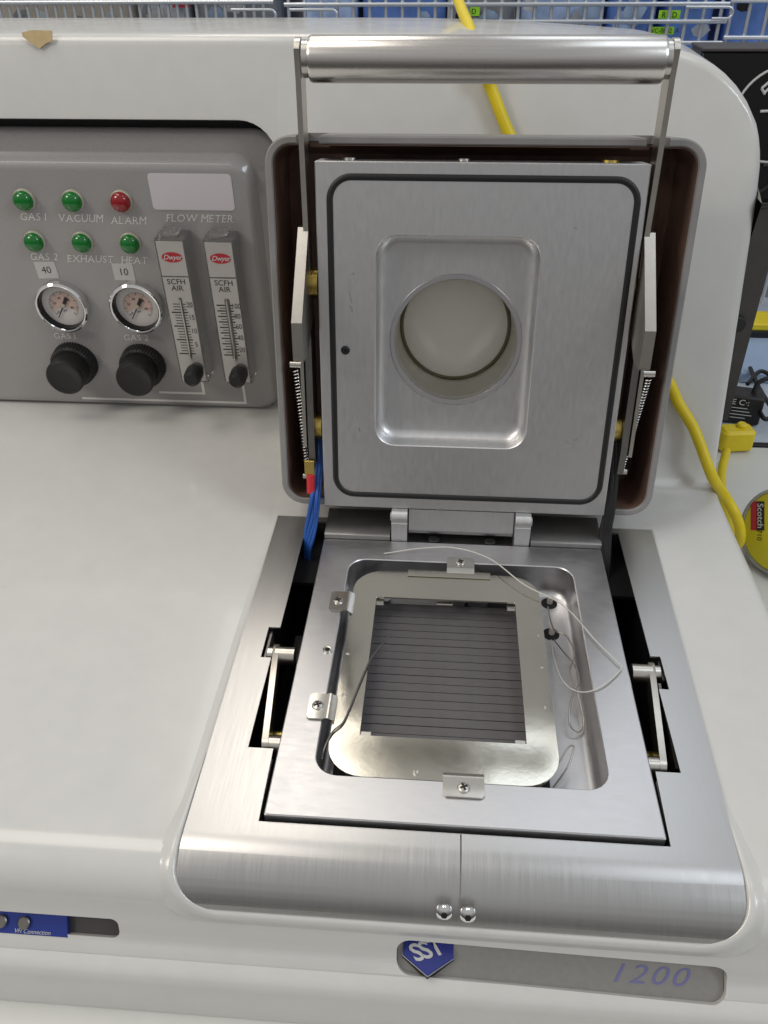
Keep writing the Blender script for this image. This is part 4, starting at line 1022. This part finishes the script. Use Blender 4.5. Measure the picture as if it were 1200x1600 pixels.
def sticker(par, px0, px1, y0, y1, m_, name='sticker', txt=None, y=0.8655):
    a, b_ = yp((px0, y1), y), yp((px1, y0), y)
    o = obj(name, ybox(a.x, b_.x, y, y+0.0008, a.z, b_.z, 0.0), m_, par)
    if txt: text('lettering', txt, (b_.z-a.z)*0.85, T(((a.x+b_.x)/2, y-0.0004, (a.z+b_.z)/2)) @ FM, M['ink'], o if par.parent is None else par)
    return o
sticker(b5, 1028, 1064, 16, 31, M['neon'], txt="R   D", y=0.8660); sticker(b5, 1017, 1054, 42, 54, M['neon'], txt="MVC-0802  A", y=0.8660)
sticker(b3, 731, 750, 11, 25, M['neon'], txt="D", y=0.868); sticker(b3, 687, 706, 29, 39, M['neon'], y=0.868); sticker(b3, 738, 752, 28, 42, M['wlogo'], y=0.868)
bm = bmesh.new(); a = yp((890, 40), 0.8745)
loft(bm, [[(a.x-0.004, 0.8735, a.z+0.002), (a.x+0.012, 0.8735, a.z-0.010), (a.x+0.022, 0.8735, a.z+0.003), (a.x+0.008, 0.8735, a.z+0.018)], [(a.x-0.004, 0.8745, a.z+0.002), (a.x+0.012, 0.8745, a.z-0.010), (a.x+0.022, 0.8745, a.z+0.003), (a.x+0.008, 0.8745, a.z+0.018)]])
obj('paper_scrap', bm, M['wlogo'], b4)
sticker(b8, 270, 295, -6, 12, M['lred'], name='red_sticker', y=0.872)
# odds and ends pressed against the bin fronts
PK = [M['wlogo'], M['bag'], M['greybox'], M['rubber'], M['paleblue'], M['clearbox']]
def packets(par, px0, px1, n, seed, cols):
    rnd = random.Random(seed)
    for i in range(n):
        px = px0+(px1-px0)*(i+rnd.uniform(0.1, 0.9))/n; c = yp((px, rnd.uniform(2, 58)), 0.8665)
        w_, h_ = rnd.uniform(0.006, 0.016), rnd.uniform(0.006, 0.018); a0 = rnd.uniform(-0.6, 0.6)
        pts = [(w_*math.cos(a0+t)*rnd.uniform(.7, 1.1), h_*math.sin(a0+t)*rnd.uniform(.7, 1.1)) for t in (0.7, 1.6, 2.5, 3.6, 4.4, 5.6)]
        bm = bmesh.new(); loft(bm, [[(c.x+x, c.y-0.0006*i % 0.003, c.z+z) for x, z in pts], [(c.x+x*0.96, c.y+0.004, c.z+z*0.96) for x, z in pts]])
        obj('packet', bm, PK[cols[i % len(cols)]], par)
packets(b1, 475, 556, 2, 1, (1, 4, 5)); packets(b2, 570, 690, 2, 2, (3, 4, 1)); packets(b3, 712, 800, 3, 3, (3, 4)); packets(b4, 815, 940, 3, 4, (0, 1, 4, 5))
packets(b5, 955, 1010, 2, 5, (1, 4)); packets(b6, 1040, 1115, 1, 6, (5, 1)); packets(b7, 1146, 1196, 1, 7, (3, 1, 5)); packets(b8, 305, 435, 5, 8, (3, 4, 0)); packets(b9, 218, 292, 3, 9, (2, 0)); packets(b10, 5, 205, 4, 10, (2, 5))
# loose black leads behind the adapter
for k, (a, b_, c_) in enumerate((((1172, 575), (1188, 610), (1215, 650)), ((1168, 600), (1190, 580), (1220, 600)), ((1180, 630), (1196, 655), (1216, 640)))):
    bm = bmesh.new(); tube(bm, catmull([zp(a, BENCH+0.016), zp(b_, BENCH+0.018), zp(c_, BENCH+0.015)], 8), 0.0026, 8)
    tag(obj('black_lead', bm, M['rubber'], None, angle=80), ('black lead sloping down across the pale blue tray', 'black lead arching over the top of the pale blue tray', 'short black lead curling nearest the power adapter')[k], 'cable', 'black leads on the rear bench')
